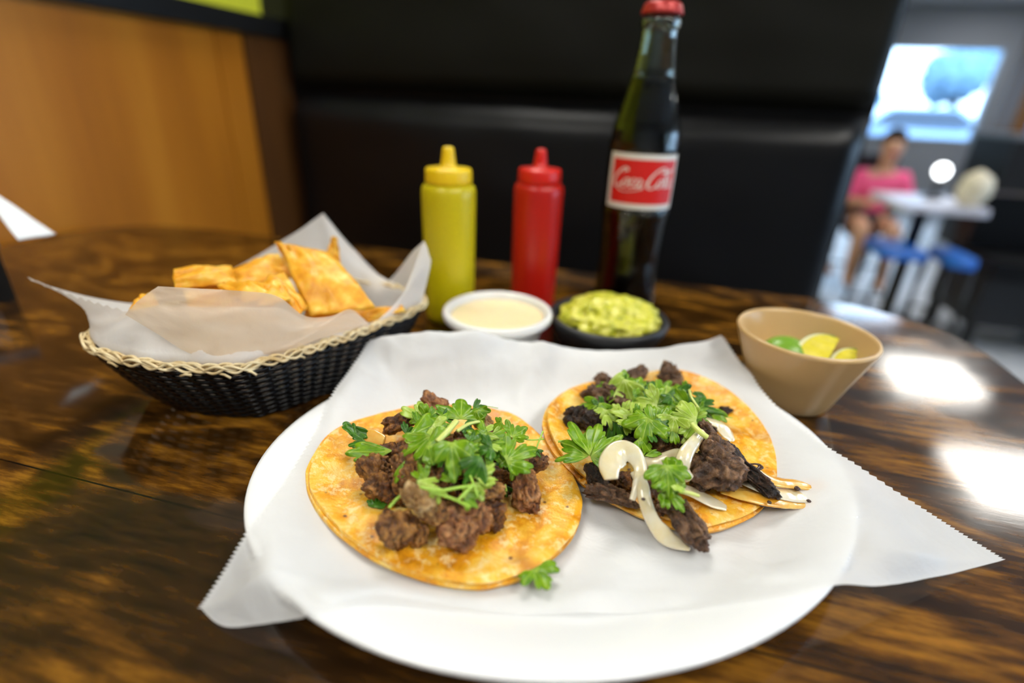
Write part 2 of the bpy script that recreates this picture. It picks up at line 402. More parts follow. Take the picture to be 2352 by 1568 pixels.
for k, (a, b_, c, d) in enumerate(((wx0, wx1, wz0, wz1), (vx0, vx1, vz0, vz1))):
    win = structure('window_%d' % (k+1), MB().rbox(a, b_, FB[1]+.05, FB[1]+.056, c, d), MT['pane'])
    fr = MB(); y0, y1 = FB[1]-.02, FB[1]+.1
    fr.rbox(a, a+.05, y0, y1, c, d); fr.rbox(b_-.05, b_, y0, y1, c, d); fr.rbox(a, b_, y0, y1, c, c+.05); fr.rbox(a, b_, y0, y1, d-.05, d)
    fr.build('window_frame', MT['frame'], win, smooth=False)
win = structure('window_3', MB().rbox(FA[1]+.05, FA[1]+.056, r0_, r1_, q0_, q1_), MT['pane'])  # unseen side window, added to put glints on the bottles
fr = MB()
for y in (r0_, (r0_+r1_)/2-.025, r1_-.05): fr.rbox(FA[1]-.02, FA[1]+.1, y, y+.05, q0_, q1_)
for z in (q0_, q1_-.05): fr.rbox(FA[1]-.02, FA[1]+.1, r0_, r1_, z, z+.05)
fr.build('window_frame', MT['frame'], win, smooth=False)
# outside
structure('ground_outside', MB().rbox(-8, 16, FB[1]+.2, 40, -.2, -.05), pbr('asphalt', (.16, .17, .19), .8))
# ceiling lights
MT['diff'] = pbr('light_diffuser', (.8, .8, .8), .5, emit=(1.0, .97, .90), es=PANEL)
MT['diffb'] = pbr('light_diffuser_cool', (.8, .8, .8), .5, emit=(.55, .75, 1.0), es=PANEL*.6)
for (a, b_, cool, lab) in ((2.30, 4.30, 0, 'square fluorescent ceiling light reflected beside the tan bowl'),
                          (2.20, 2.98, 0, 'square fluorescent ceiling light reflected at right edge of the table'),
                          (2.30, 5.90, 1, 'cool bluish ceiling light reflected at the far right table corner'),
                          (-.45, 1.15, 0, 'square fluorescent ceiling light above the black booth back'),
                          (-.6, -.9, 0, 'square fluorescent ceiling light behind the camera on the left'),
                          (1.1, -.9, 0, 'square fluorescent ceiling light behind the camera on the right'),
                          (1.3, .1, 0, 'square fluorescent ceiling light right of the booth'),
  (4.4, 4.3, 0, 'unseen square ceiling light added to brighten the right part of the dining room'),  # out-of-view panel added to brighten the dining room floor
  (4.4, 6.6, 0, 'unseen square ceiling light added above the counter to brighten the floor'),  # likewise added out of view, for a brighter floor
  (-.45, 3.2, 0, 'square fluorescent ceiling light behind the booth back'),
                          (4.4, 9.2, 0, 'far square ceiling light above the big window')):
    L = empty('ceiling_light', R(a, b_, CZ-.03), lab, 'light', 'square ceiling lights')
    MB().rbox(a-.29, a+.29, b_-.29, b_+.29, CZ-.028, CZ-.018).build('diffuser', MT['diffb' if cool else 'diff'], L, smooth=False)
    f_ = MB()
    for s in (-1, 1):
        f_.rbox(a+s*.305-.015, a+s*.305+.015, b_-.32, b_+.32, CZ-.034, CZ-.001); f_.rbox(a-.29, a+.29, b_+s*.305-.015, b_+s*.305+.015, CZ-.034, CZ-.001)
    f_.build('light_frame', pbr('light_frame', (.6, .6, .62), .5), L, smooth=False)
# platform under the booth
structure('floor_platform', MB().rbox(-.80, .55, -1.6, 1.14, .0005, .25), MT['platform'])

# ------------------------------------------------------------------ booth
DX = -.738   # face of the wood divider
div = empty('wood_divider', R(DX-.03, .2, .25), 'honey coloured wood panelled booth divider with black top rail', 'divider')
pw = .46
b0 = -1.0
k = 0
while b0 < .90:
    b1 = min(b0+pw, .905)
    MB().rbox(DX-.045, DX, b0+.0015, b1-.0015, .25, 1.262).build('panel', MT['panel'], div, smooth=False); b0 = b1
MB().rbox(DX-.045, DX+.003, .908, 1.03, .25, 1.262).build('corner_strip', MT['panel_dark'], div, smooth=False)['label'] = 'darker brown corner strip'  # end strip in a darker brown than the panels
MB().rbox(DX-.055, DX+.012, -1.0, 1.03, 1.263, 1.294).build('rail', MT['black_metal'], div, smooth=False)
MB().rbox(DX-.05, DX+.004, 1.032, 1.12, .25, 1.6).build('post', MT['black_metal'], div, smooth=False)
# yellow notice board standing past the divider
pc = ray(640, 20); 
bk = empty('booth_bench', R(-.2, .9, .25), 'black vinyl booth bench with tall padded back behind the table', 'booth')
BR = azx(2002, 330, 1.0)[0]
def pad(a0, a1, z0, z1, yf, th, bulge, rad, n=26, sag=0):
    """padded front: rounded rectangle cushion facing -E2"""
    v = []; f = []; m = 20
    for j in range(m+1):
        for i in range(n+1):
            s, t = i/n, j/m
            es = min(s, 1-s)*(a1-a0); et = min(t, 1-t)*(z1-z0)
            d = min(1, es/rad); e = min(1, et/rad)
            q = math.sqrt(max(0, 1-(1-d)**2))*math.sqrt(max(0, 1-(1-e)**2))
            v.append(R(a0+s*(a1-a0), yf+th*(1-q)-bulge*math.sin(PI*s)*math.sin(PI*t)+.004*fbm(Vector((s*5, t*4, 1)), 2), z0+t*(z1-z0)))
    for j in range(m):
        for i in range(n): f.append((j*(n+1)+i, j*(n+1)+i+1, (j+1)*(n+1)+i+1, (j+1)*(n+1)+i))
    return v, f
MB().add(*pad(-.725, BR-.004, .72, 1.172, .975, .05, .015, .045, 60)).build('back_cushion', MT['vinyl'], bk)
MB().add(*pad(-.725, BR-.002, 1.176, 1.56, .998, .03, .004, .012, 60)).build('upper_panel', MT['vinyl2'], bk)
MB().rbox(-.725, BR, 1.03, 1.07, .25, 1.565).build('back_board', MT['black_metal'], bk, smooth=False)
MB().rbox(-.725, BR, .60, 1.02, .60, .70).build('seat', MT['vinyl'], bk, smooth=False)
MB().rbox(-.72, BR-.02, .66, 1.02, .25, .598).build('seat_box', MT['black_metal'], bk, smooth=False)

# ------------------------------------------------------------------ the table
ta0, ta1, tb0, tb1 = -.712, .290, -.30, .577
def rrect(a0, a1, b0, b1, r, n=14):
    out = []
    for cx, cy, s in ((a1-r, b1-r, 0), (a0+r, b1-r, 1), (a0+r, b0+r, 2), (a1-r, b0+r, 3)):
        for i in range(n+1):
            a = PI/2*(s+i/n); out.append((cx+r*math.cos(a), cy+r*math.sin(a)))
    return out
tab = empty('booth_table', R(-.2, .14, .25), 'dark walnut laminate table with glossy top under all the dishes', 'table')
def slab(out, z0, z1, bev=.002):
    ca = sum(p[0] for p in out)/len(out); cb = sum(p[1] for p in out)/len(out); n = len(out)
    v = []; f = []
    def ringp(sc_, z):
        for a, b_ in out:
            d = Vector((a-ca, b_-cb)); L = d.length; q = d*((L-sc_)/L); v.append(R(ca+q.x, cb+q.y, z))
    ringp(0, z0); ringp(0, z1-bev); ringp(bev, z1)
    for j in range(2):
        for i in range(n): f.append((j*n+i, j*n+(i+1) % n, (j+1)*n+(i+1) % n, (j+1)*n+i))
    f.append(tuple(range(2*n, 3*n))); f.append(tuple(reversed(range(n))))
    return v, f
MB().add(*slab(rrect(ta0, ta1, tb0, tb1, .11), TZ-.028, TZ)).build('tabletop', MT['table'], tab, smooth=False)
MB().add(*slab(rrect(ta0+.004, ta1-.004, tb0+.004, tb1-.004, .11), TZ-.036, TZ-.0285)).build('underlay', MT['edge'], tab, smooth=False)
MB().lathe(R(-.2, .14, .25), [(.001, .735), (.04, .735), (.04, .04), (.22, .02), (.22, .0), (.001, 0)], 32).build('pedestal', MT['black_metal'], tab)

# ------------------------------------------------------------------ plate
PC = Vector((.0257, .2161)); PA, PB, PT = .1445, .1142, math.radians(13)
def rho(x, y):
    dx, dy = x-PC.x, y-PC.y; u = dx*math.cos(PT)+dy*math.sin(PT); v = -dx*math.sin(PT)+dy*math.cos(PT)
    return math.hypot(u/PA, v/PB)
def plate_z(q): return .0055+.0115*sm(.66, .99, q)
pr = [(0, .0055)]+[(q, plate_z(q)) for q in (.2, .4, .55, .64, .7, .76, .82, .88, .93, .97, .985)]+[(.997, .0170), (1.0, .0155), (.992, .0143), (.93, .0118), (.82, .007), (.72, .002), (.68, .0008), (.64, .0008), (.62, .0022), (0, .0022)]
v = []; f = []; n = 128
for q, z in pr:
    for i in range(n):
        a = 2*PI*i/n; u, w_ = max(q, .001)*PA*math.cos(a), max(q, .001)*PB*math.sin(a)
        v.append((PC.x+u*math.cos(PT)-w_*math.sin(PT), PC.y+u*math.sin(PT)+w_*math.cos(PT), TZ+z))
for j in range(len(pr)-1):
    for i in range(n): f.append((j*n+i, j*n+(i+1) % n, (j+1)*n+(i+1) % n, (j+1)*n+i))
tag(mk('plate', v, f, MT['plate'], origin=(PC.x, PC.y, TZ)), 'white oval plate under the paper and both tacos', 'plate')

# ------------------------------------------------------------------ deli paper on the plate
def hp(x, y):
    q = rho(x, y)
    if q <= 1: return plate_z(q)+.0012
    d = (q-1)*.125
    return max(.0012, .0182-.018*sm(.0, .07, d))
edgL = cat([P(850, 785, .034), P(808, 850, .026), P(765, 912, .020), P(722, 1000, .0150), P(660, 1105, .0165), P(580, 1212, .0180), P(520, 1310, .009), P(462, 1398, .0012)], 141)
edgR = cat([P(1655, 775, .030), P(1705, 838, .024), P(1757, 908, .021), P(1840, 985, .0175), P(1932, 1050, .0185), P(2100, 1160, .010), P(2210, 1230, .004), P(2303, 1288, .0012)], 141)
NC = 110
edgF = cat([edgL[0], P(930, 776, .036), P(1030, 772, .037), P(1130, 776, .034), P(1230, 797, .026), P(1330, 800, .025), P(1430, 802, .025), P(1560, 799, .028), edgR[0]], NC)
edgN = cat([edgL[-1], P(520, 1440, .002), P(640, 1432, .008), P(735, 1418, .0155), P(860, 1405, .0105), P(1050, 1410, .0085), P(1300, 1412, .0085), P(1600, 1405, .010), P(1800, 1385, .0125), P(1915, 1345, .0172), P(2010, 1347, .012), P(2120, 1333, .006), edgR[-1]], NC)
NR = 141
v = []; f = []
wr = Vector((3.3, 1.7, .4))
for j in range(NR):
    t = j/(NR-1)
    for i in range(NC):
        s = i/(NC-1)
        c = (1-s)*edgL[j]+s*edgR[j]+(1-t)*edgF[i]+t*edgN[i]-((1-s)*(1-t)*edgF[0]+s*(1-t)*edgF[-1]+(1-s)*t*edgN[0]+s*t*edgN[-1])
        zb = hp(c.x, c.y)+TZ
        dist = min(s, 1-s, t, 1-t)
        wz = math.exp(-(dist/.10)**2)
        z = zb*(1-wz)+max(c.z, TZ+.0012)*wz
        q = Vector((c.x, c.y, z))
        # crumples: ridged noise
        nn = Vector((c.x*17, c.y*17, .3))+wr
        rg = (1-abs(noise.noise(nn))*2.2)*.0042+(1-abs(noise.noise(nn*2.3+Vector((5, 2, 1))))*2.4)*.0013+(1-abs(noise.noise(nn*5+Vector((1, 7, 1))))*2.4)*.0005
        far = sm(.26, .33, c.y)
        tm = min(sm(.070, .092, math.hypot(c.x+.027, c.y-.199)), sm(.072, .092, math.hypot(c.x-.083, c.y-.24)))
        q.z = max(q.z+(rg*(.06+.94*tm)-.0008)*(1+3.4*far*tm)*min(1, .25+dist*8), min(zb, TZ+plate_z(min(1, rho(c.x, c.y)))+.0007) if rho(c.x, c.y) <= 1 else TZ+.0008)
        if i in (0, NC-1) and j % 2 == 1 and j > 1:
            e = (edgR[j]-edgL[j]).normalized()*(.0017 if i else -.0017); q += e
        v.append(q)
for j in range(NR-1):
    for i in range(NC-1): f.append((j*NC+i, j*NC+i+1, (j+1)*NC+i+1, (j+1)*NC+i))
tag(mk('paper_liner', v, f, MT['liner'], origin=(PC.x, PC.y, TZ+.01)), 'white waxed deli paper with zigzag edges spread over the plate', 'paper')

# ------------------------------------------------------------------ tortillas
def tortilla(name, outline, mat, label, zoff, seed, shrink=1.0, shift=(0, 0), th=.0019, parent=None):
    pts = [P(*o) for o in outline]
    c = sum(pts, Vector())/len(pts)
    cur = cat(pts, 160, True); v = []; f = []
    rings = [0, .15, .3, .45, .58, .7, .8, .88, .93, .965, .985, 1.0]; n = 160
    for q in rings:
        for i, p in enumerate(cur):
            e = p-c; x = c.x+e.x*q*shrink+shift[0]; y = c.y+e.y*q*shrink+shift[1]
            edge = (q**5)*(p.z-c.z)
            z0 = c.z+edge+zoff+.0007*fbm(Vector((x*30+seed, y*30, seed)), 3)+.0005*noise.noise(Vector((x*110, y*110, seed)))
            z0 += .0010*math.exp(-((q-.955)/.03)**2) - .0004*math.exp(-((q-.90)/.03)**2)
            z0 = max(z0, TZ+hp(x, y)+.0026+zoff*2.6)
            rr = 1+.010*fbm(Vector((math.cos(i*PI/80)*2.2+seed, math.sin(i*PI/80)*2.2, 0)), 3)
            v.append(Vector((c.x+(x-c.x)*rr, c.y+(y-c.y)*rr, z0)))
    for j in range(len(rings)-1):
        for i in range(n): f.append((j*n+i, j*n+(i+1) % n, (j+1)*n+(i+1) % n, (j+1)*n+i))
    o = mk(name, v, f, mat, origin=c)
    s = o.modifiers.new('s', 'SOLIDIFY'); s.thickness = th; s.offset = 0
    bv = o.modifiers.new('b', 'BEVEL'); bv.width = th*.35; bv.segments = 2; bv.limit_method = 'ANGLE'; bv.angle_limit = 1.0
    return tag(o, label, 'tortilla')
oL = [(709, 1120, .012), (722, 1070, .012), (762, 1010, .0125), (830, 968, .013), (900, 948, .013), (990, 930, .013), (1130, 942, .014), (1190, 962, .014), (1240, 1000, .014),
      (1300, 1070, .0125), (1340, 1150, .012), (1325, 1225, .011), (1265, 1290, .0108), (1180, 1336, .0108), (1075, 1350, .0108), (930, 1318, .011), (840, 1275, .0112), (768, 1220, .0115), (722, 1165, .012)]
oR = [(1248, 965, .020), (1262, 930, .019), (1300, 898, .017), (1380, 874, .014), (1480, 868, .013), (1560, 875, .0125), (1640, 905, .0125), (1705, 945, .0128), (1745, 985, .013), (1772, 1025, .013), (1787, 1080, .013), (1778, 1130, .0125),
      (1735, 1180, .0118), (1640, 1216, .0112), (1560, 1213, .0112), (1440, 1168, .012), (1350, 1115, .014), (1290, 1060, .0165), (1260, 1015, .0185)]
tortilla('corn_tortilla', [(x, y+4, z-.002) for x, y, z in oL], MT['tort2'], 'lower corn tortilla of the left taco, showing only at its rim', 0, 4.4, .992, (-.0010, -.0006))
tortilla('corn_tortilla', oL, MT['tort1'], 'upper golden corn tortilla of the left taco, open flat under pork', 0.0008, 1.1, .985)
tortilla('corn_tortilla', [(x, y+4, z-.002) for x, y, z in oR], MT['tort3'], 'lower corn tortilla of the right taco, showing only at its rim', 0, 8.1, 1.0, (-.0006, -.0004))
tortilla('corn_tortilla', oR, MT['tort2'], 'upper golden corn tortilla of the right taco, left side curled up', 0.0008, 2.6, .975, (.0006, .0002))

# ------------------------------------------------------------------ meat
ico = {}
def ico_data(sub):
    if sub not in ico:
        bm = bmesh.new(); bmesh.ops.create_icosphere(bm, subdivisions=sub, radius=1)
        ico[sub] = ([v.co.copy() for v in bm.verts], [tuple(v.index for v in f.verts) for f in bm.faces]); bm.free()
    return ico[sub]
def meat(px, py, z, rx, ry, ang, kind, label, seed, rz=None, name='meat_chunk', group=None, rough=.34, lean=0, cat_='meat'):
    """px,py centre; rx, ry half sizes in pixels along / across the image angle; ang in degrees in the image"""
    c = P(px, py, z); dep = (c-CAM).dot(fw); k = dep/F
    a = math.radians(ang); ax = (CR*math.cos(a)+CU*math.sin(a))
    view = (CAM-c).normalized()
    ax = (ax-view*ax.dot(view)).normalized()+view*lean; ax.normalize()
    ay = view.cross(ax).normalized(); az = ax.cross(ay)
    rz_ = (rz if rz else (rx+ry)/2*.75)*k
    vs, fs = ico_data(5 if max(rx, ry) > 26 else 4); out = []
    s = Vector((seed*3.17, seed*1.31, seed*.77)); mr = min(rx, ry)*k; kk = .0085/max(mr, .004)
    floor_z = TZ+.0085 if rho(c.x, c.y) < 1 else TZ+.002
    for p in vs:
        n1 = noise.noise(p*1.1+s); n2 = 1-2*abs(noise.noise(p*1.9+s*1.3)); n3 = noise.noise(p*4.2+s); n4 = 1-2*abs(noise.noise(p*7+s))
        n5 = 1-2*abs(noise.noise(p*13+s)); w2 = noise.noise(p*2.6+s*2)
        d = 1+rough*(n1*1.7+n2*.50-.2)+rough*.55*n3+rough*.30*n4+rough*.14*n5+rough*.5*w2
        e = .88 if max(rx, ry) < 1.9*min(rx, ry) else .68
        q = Vector([math.copysign(abs(t)**e, t) for t in p])*d
        w_ = c+ax*(q.x*rx*k)+ay*(q.y*ry*k)+az*(q.z*rz_)
        if w_.z < floor_z+.004: w_.z = floor_z+.004+(w_.z-floor_z-.004)*.25
        out.append(w_)
    o = mk(name, out, fs, MEAT[kind], origin=c)
    return tag(o, label, cat_, group)
LG, RG = 'browned pork chunks on the left taco', 'seared beef pieces on the right taco'
left_meat = [
 (997, 926, .030, 24, 18, -25, 'pink', 'pinkish pork chunk sticking up at the back of the left taco'),
 (915, 972, .026, 30, 17, 25, 'crust', 'crusty brown pork piece at the left rear of the left taco'),
 (935, 963, .024, 20, 12, 40, 'pork', 'small ochre pork scrap beside the rear crusty piece of the left taco'),
 (1105, 968, .028, 28, 15, -40, 'tan', 'orange-tan pork piece at the right rear of the left taco'),
 (1122, 990, .024, 16, 20, 10, 'pork', 'small brown pork piece under the rear right cilantro of the left taco'),
 (898, 1040, .024, 24, 18, 10, 'crust', 'reddish brown pork piece behind the leftmost chunk of the left taco'),
 (862, 1078, .024, 34, 28, -30, 'pork', 'leftmost dark glistening pork chunk of the left taco'),
 (875, 1118, .020, 32, 24, -20, 'pork', 'lumpy pork chunk at the lower left of the left taco pile'),
 (938, 1078, .031, 34, 40, 20, 'pork', 'large brown pork chunk left of the pile centre on the left taco'),
 (930, 1040, .034, 22, 16, -40, 'crust', 'orange-edged pork piece under the big left cilantro leaf'),
 (910, 1130, .020, 26, 22, 0, 'crust', 'dark pork piece low between two left chunks of the left taco'),
 (965, 1150, .033, 36, 27, -40, 'tan', 'pale tan pork chunk topping the front of the left taco'),
 (1005, 1180, .028, 26, 24, -20, 'pork', 'brown pork chunk at the front centre with a small hollow'),
 (912, 1215, .021, 36, 40, 40, 'pork', 'rounded pork chunk at the front left edge of the left pile'),
 (955, 1222, .018, 24, 26, 0, 'pork', 'small pork piece low at the front beside the front left chunk'),
 (1052, 1208, .023, 38, 36, -30, 'pink', 'pinkish brown pork chunk at the front right of the left pile'),
 (1080, 1170, .026, 32, 34, 60, 'pink', 'pink-fleshed pork chunk behind the front right chunk'),
 (1028, 1228, .017, 20, 18, 0, 'crust', 'little reddish pork scrap under the front right chunk'),
 (1122, 1182, .020, 24, 30, 80, 'crust', 'blackish crusty pork piece right of the front chunks'),
 (1105, 1205, .016, 22, 18, 0, 'pork', 'flat brown pork scrap by the blackish crusty piece'),
 (1112, 1122, .028, 26, 36, 70, 'pork', 'shredded pork piece under the pale front cilantro'),
 (1082, 1075, .030, 30, 30, 0, 'pork', 'pork chunk hidden under the dark centre leaf of the left taco'),
 (1105, 1060, .031, 20, 24, 20, 'pink', 'pinkish pork end showing right of the centre leaves'),
 (1135, 1090, .024, 18, 34, 85, 'crust', 'thin dark pork shred right of the centre leaves'),
 (1209, 1128, .021, 26, 40, 15, 'pink', 'glossy reddish pork chunk standing apart on the right of the left taco'),
 (1192, 1150, .016, 14, 12, 0, 'pork', 'tiny pork bit left of the standing glossy chunk'),
 (1228, 1068, .026, 26, 14, 25, 'crust', 'crumbly dark pork crust above the standing glossy chunk'),
 (1212, 1058, .025, 12, 11, 0, 'tan', 'small orange pork crumb on the dark crust'),
 (1240, 1052, .025, 8, 12, 0, 'crust', 'upright crust crumb at far right of the left taco'),
 (1150, 1010, .025, 26, 18, -15, 'crust', 'red-brown pork piece between rear right leaves of the left taco'),
 (1065, 998, .032, 20, 14, 30, 'crust', 'reddish pork bit beside the pale cilantro stem'),
 (1000, 1095, .031, 30, 26, 0, 'pork', 'dark pork chunk in the hollow at the centre of the left taco'),
 (1030, 1040, .024, 46, 30, 0, 'crust', None), (985, 1010, .022, 44, 28, 0, 'crust', None), (1040, 1130, .018, 50, 34, 0, 'crust', None),
 (1150, 1120, .014, 30, 26, 0, 'crust', None), (1100, 1020, .022, 40, 24, 0, 'crust', None), (960, 1110, .018, 46, 30, 0, 'crust', None), (1160, 1060, .018, 34, 26, 0, 'crust', None),
]
for i, (px, py, z, rx, ry, an, kd, lab) in enumerate(left_meat):
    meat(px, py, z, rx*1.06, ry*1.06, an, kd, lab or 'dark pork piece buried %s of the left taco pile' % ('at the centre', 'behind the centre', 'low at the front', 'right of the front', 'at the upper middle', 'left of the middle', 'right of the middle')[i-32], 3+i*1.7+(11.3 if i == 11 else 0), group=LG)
right_meat = [
 (1382, 868, .019, 14, 10, -30, 'beef', 'small dark beef tip at the rear left of the right taco', 0),
 (1400, 880, .020, 22, 12, -20, 'beef', 'pinkish grey beef piece behind the rear leaves of the right taco', 0),
 (1462, 862, .022, 22, 15, 30, 'beef', 'dark brown beef knob behind the tallest rear leaf', 0),
 (1538, 868, .021, 26, 22, 55, 'beef', 'greyish beef chunk standing at the rear right of the right taco', 0),
 (1480, 888, .018, 16, 9, 0, 'crust', 'orange-brown beef scrap at the rear middle of the right taco', 0),
 (1375, 908, .022, 22, 26, 60, 'beef', 'brown beef piece left of the rear leaves', 0),
 (1328, 955, .023, 28, 20, 25, 'char', 'leftmost blackened beef piece of the right taco', 0),
 (1312, 968, .019, 18, 12, 0, 'char', 'small blackened beef bit at the left end of the right pile', 0),
 (1378, 938, .026, 22, 16, -50, 'beef', 'light brown beef strip end beside the leftmost blackened piece', 0),
 (1360, 968, .025, 26, 20, -10, 'char', 'dark beef lump behind the big left cilantro leaf', 0),
 (1425, 920, .027, 44, 18, -25, 'beef', 'long brown beef strip under the rear leaves of the right taco', 0),
 (1385, 985, .024, 20, 18, 0, 'char', 'charred beef lump right of the big left leaf stem', 0),
 (1430, 975, .022, 46, 34, 0, 'char', None, 0), (1470, 1020, .018, 44, 30, 0, 'char', None, 0), (1500, 960, .022, 54, 30, 0, 'char', None, 0), (1420, 1030, .017, 40, 24, 0, 'char', None, 0),
 (1580, 950, .019, 50, 26, -15, 'char', None, 0), (1510, 1050, .015, 50, 22, 0, 'char', None, 0), (1470, 905, .019, 50, 20, 0, 'char', None, 0),
 (1530, 1012, .027, 34, 28, 10, 'beef', 'brown beef chunk under the centre leaf of the right taco', 0),
 (1570, 993, .031, 26, 16, 20, 'beef', 'glossy brown beef knob beside the pale thick stem', 0),
 (1586, 983, .031, 11, 10, 0, 'char', 'black tip of the glossy beef knob beside the thick stem', 0),
 (1548, 1028, .024, 14, 14, 0, 'beef', 'small beef lump left of the curved white onion', 0),
 (1626, 1000, .030, 14, 28, 35, 'beef', 'upright neck of beef behind the biggest beef chunk', 0),
 (1642, 1030, .030, 24, 30, 30, 'beef', 'middle lump of the biggest beef piece on the right taco', 0),
 (1648, 1078, .027, 50, 42, -15, 'beef', 'biggest wrinkled beef chunk at the right of the right taco', 0),
 (1612, 1088, .022, 26, 30, 0, 'beef', 'left lobe of the biggest beef chunk beside the curved onion', 0),
 (1686, 1045, .026, 12, 24, 30, 'char', 'narrow blackened beef edge right of the biggest chunk', 0),
 (1728, 1092, .0215, 52, 13, -40, 'char', 'long charred beef strip lying on the grilled onion', 0),
 (1362, 1088, .021, 16, 22, 15, 'char', 'shiny black beef crumb left of the curled onion', 0),
 (1378, 1105, .020, 18, 14, 0, 'char', 'second shiny black beef crumb under the curled onion', 0),
 (1400, 1132, .0165, 44, 17, -14, 'beef', 'flat grey-brown beef flake at the front left of the right taco', 0),
 (1432, 1105, .020, 16, 24, 80, 'crust', 'reddish beef bit inside the onion curl', 0),
 (1500, 1130, .020, 16, 34, 25, 'crust', 'reddish brown beef strip right of the long hanging onion', 0),
 (1545, 1160, .019, 30, 18, -25, 'beef', 'brown beef piece in front of the front cilantro sprig', 0),
 (1580, 1202, .0175, 48, 22, -52, 'beef', 'long lumpy beef strip hanging over the front of the right taco', 0),
 (1665, 943, .0165, 11, 9, 0, 'char', 'small black beef crumb on the bare tortilla at the right', 0),
]
for i, (px, py, z, rx, ry, an, kd, lab, _) in enumerate(right_meat):
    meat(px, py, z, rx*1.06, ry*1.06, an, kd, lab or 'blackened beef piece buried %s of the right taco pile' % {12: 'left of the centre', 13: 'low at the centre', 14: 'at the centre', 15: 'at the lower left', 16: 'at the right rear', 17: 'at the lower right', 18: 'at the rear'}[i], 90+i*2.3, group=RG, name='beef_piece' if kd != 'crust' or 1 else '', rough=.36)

# ------------------------------------------------------------------ onions
def strip(name, pts, w, t, mat, label, group=None, tipk=.3, nh=None, cat_='onion', n=44, rough=.0002, parent=None, e=.2):
    """pts: (px,py,z) ; w,t half sizes in metres"""
    c = cat([P(*p) if not isinstance(p, Vector) else p for p in pts], n)
    W = [x for x in (cat([Vector((a, 0, 0)) for a in w], n))] if isinstance(w, (list, tuple)) else None
    ww = [x.x for x in W] if W else taper(n, w, e, tipk)
    tt = [t*min(1, .35+x/max(ww)) for x in ww]
    mb = MB().sweep(c, ww, tt, nh, 14, True, rough, rnd.random()*9)
    o = mb.build(name, mat, parent, origin=c[len(c)//2])
    return tag(o, label, cat_, group) if not parent else tag(o, label)
OG = 'cooked onion strips on the right taco'
V1 = (CAM-P(1430, 1090, .02)).normalized()
strip('onion_strip', [(1452, 1148, .024), (1462, 1118, .028), (1470, 1075, .033), (1452, 1042, .037), (1424, 1040, .037), (1402, 1066, .035), (1404, 1100, .032)],
      [.0012, .0019, .0028, .0042, .0056, .0052, .0030], .0010, MT['onion'], 'curled golden onion end forming a hook at the front left of the right taco', OG, nh=V1)
strip('onion_strip', [(1458, 1082, .031), (1474, 1112, .029), (1482, 1150, .025), (1500, 1196, .019), (1532, 1234, .0135), (1583, 1261, .0105)],
      [.0022, .0028, .0029, .0030, .0036, .0008], .0011, MT['onion'], 'long pale onion strip hanging off the front of the right taco onto the paper', OG, nh=V1)
strip('onion_strip', [(1462, 1062, .026), (1505, 1060, .027), (1545, 1047, .028), (1562, 1040, .028)], .0030, .0018, MT['onion'], 'short horizontal onion piece behind the front cilantro sprig', OG, nh=V1, tipk=.7)
strip('onion_strip', [(1612, 992, .036), (1592, 1018, .037), (1572, 1048, .035), (1568, 1078, .030), (1584, 1098, .026)], [.0022, .0030, .0034, .0032, .0024], .0016, MT['onion'], 'curved white onion strip left of the biggest beef chunk', OG, nh=V1)
strip('onion_strip', [(1552, 1118, .0195), (1590, 1130, .0185), (1635, 1152, .0165), (1668, 1166, .0155)], [.0028, .0044, .0042, .0022], .0008, MT['onion'], 'flat wet translucent onion piece in front of the biggest beef chunk', OG)
strip('onion_strip', [(1655, 1126, .018), (1710, 1138, .0172), (1770, 1150, .0155), (1830, 1154, .0135), (1875, 1146, .0130), (1898, 1122, .0135)], [.0020, .0040, .0044, .0042, .0038, .0016], .0011, MT['onion_grill'], 'grilled orange onion strip reaching past the right taco edge, browned underside', OG)
strip('onion_strip', [(1700, 1052, .0195), (1735, 1080, .019), (1775, 1104, .0178), (1830, 1112, .016), (1896, 1122, .0145)], [.0016, .0034, .0038, .0036, .0026], .0010, MT['onion_grill'], 'upper grilled onion strip beside the long charred beef strip', OG)
strip('onion_strip', [(1610, 962, .027), (1650, 975, .0245), (1672, 1000, .022), (1680, 1014, .0205)], [.0035, .0045, .0040, .0016], .0008, MT['onion'], 'thin see-through onion petal behind the upright neck of beef', OG)
strip('onion_strip', [(822, 1012, .0195), (848, 1004, .021), (882, 1014, .021)], [.0022, .0042, .0030], .0012, MT['onion_amber'], 'amber fried onion piece at the left end of the left taco cilantro', None, nh=V1)
strip('onion_strip', [(1140, 1000, .026), (1160, 1006, .026), (1180, 1010, .025)], [.001, .0020, .001], .0010, MT['onion_amber'], 'small orange onion bit among the rear right leaves of the left taco', None, nh=V1)
strip('onion_strip', [(1690, 1098, .0175), (1740, 1118, .017), (1800, 1134, .0155), (1850, 1136, .0140), (1892, 1128, .0138)], [.0022, .0042, .0052, .0050, .0022], .0007, MT['onion'], 'pale translucent middle layer of the grilled onion at the right', OG)
strip('onion_strip', [(1742, 1160, .0138), (1800, 1166, .0128), (1850, 1160, .0122), (1884, 1140, .0125)], .0006, .0005, MT['char'], 'thin charred edge lying along the grilled onion underside', OG)
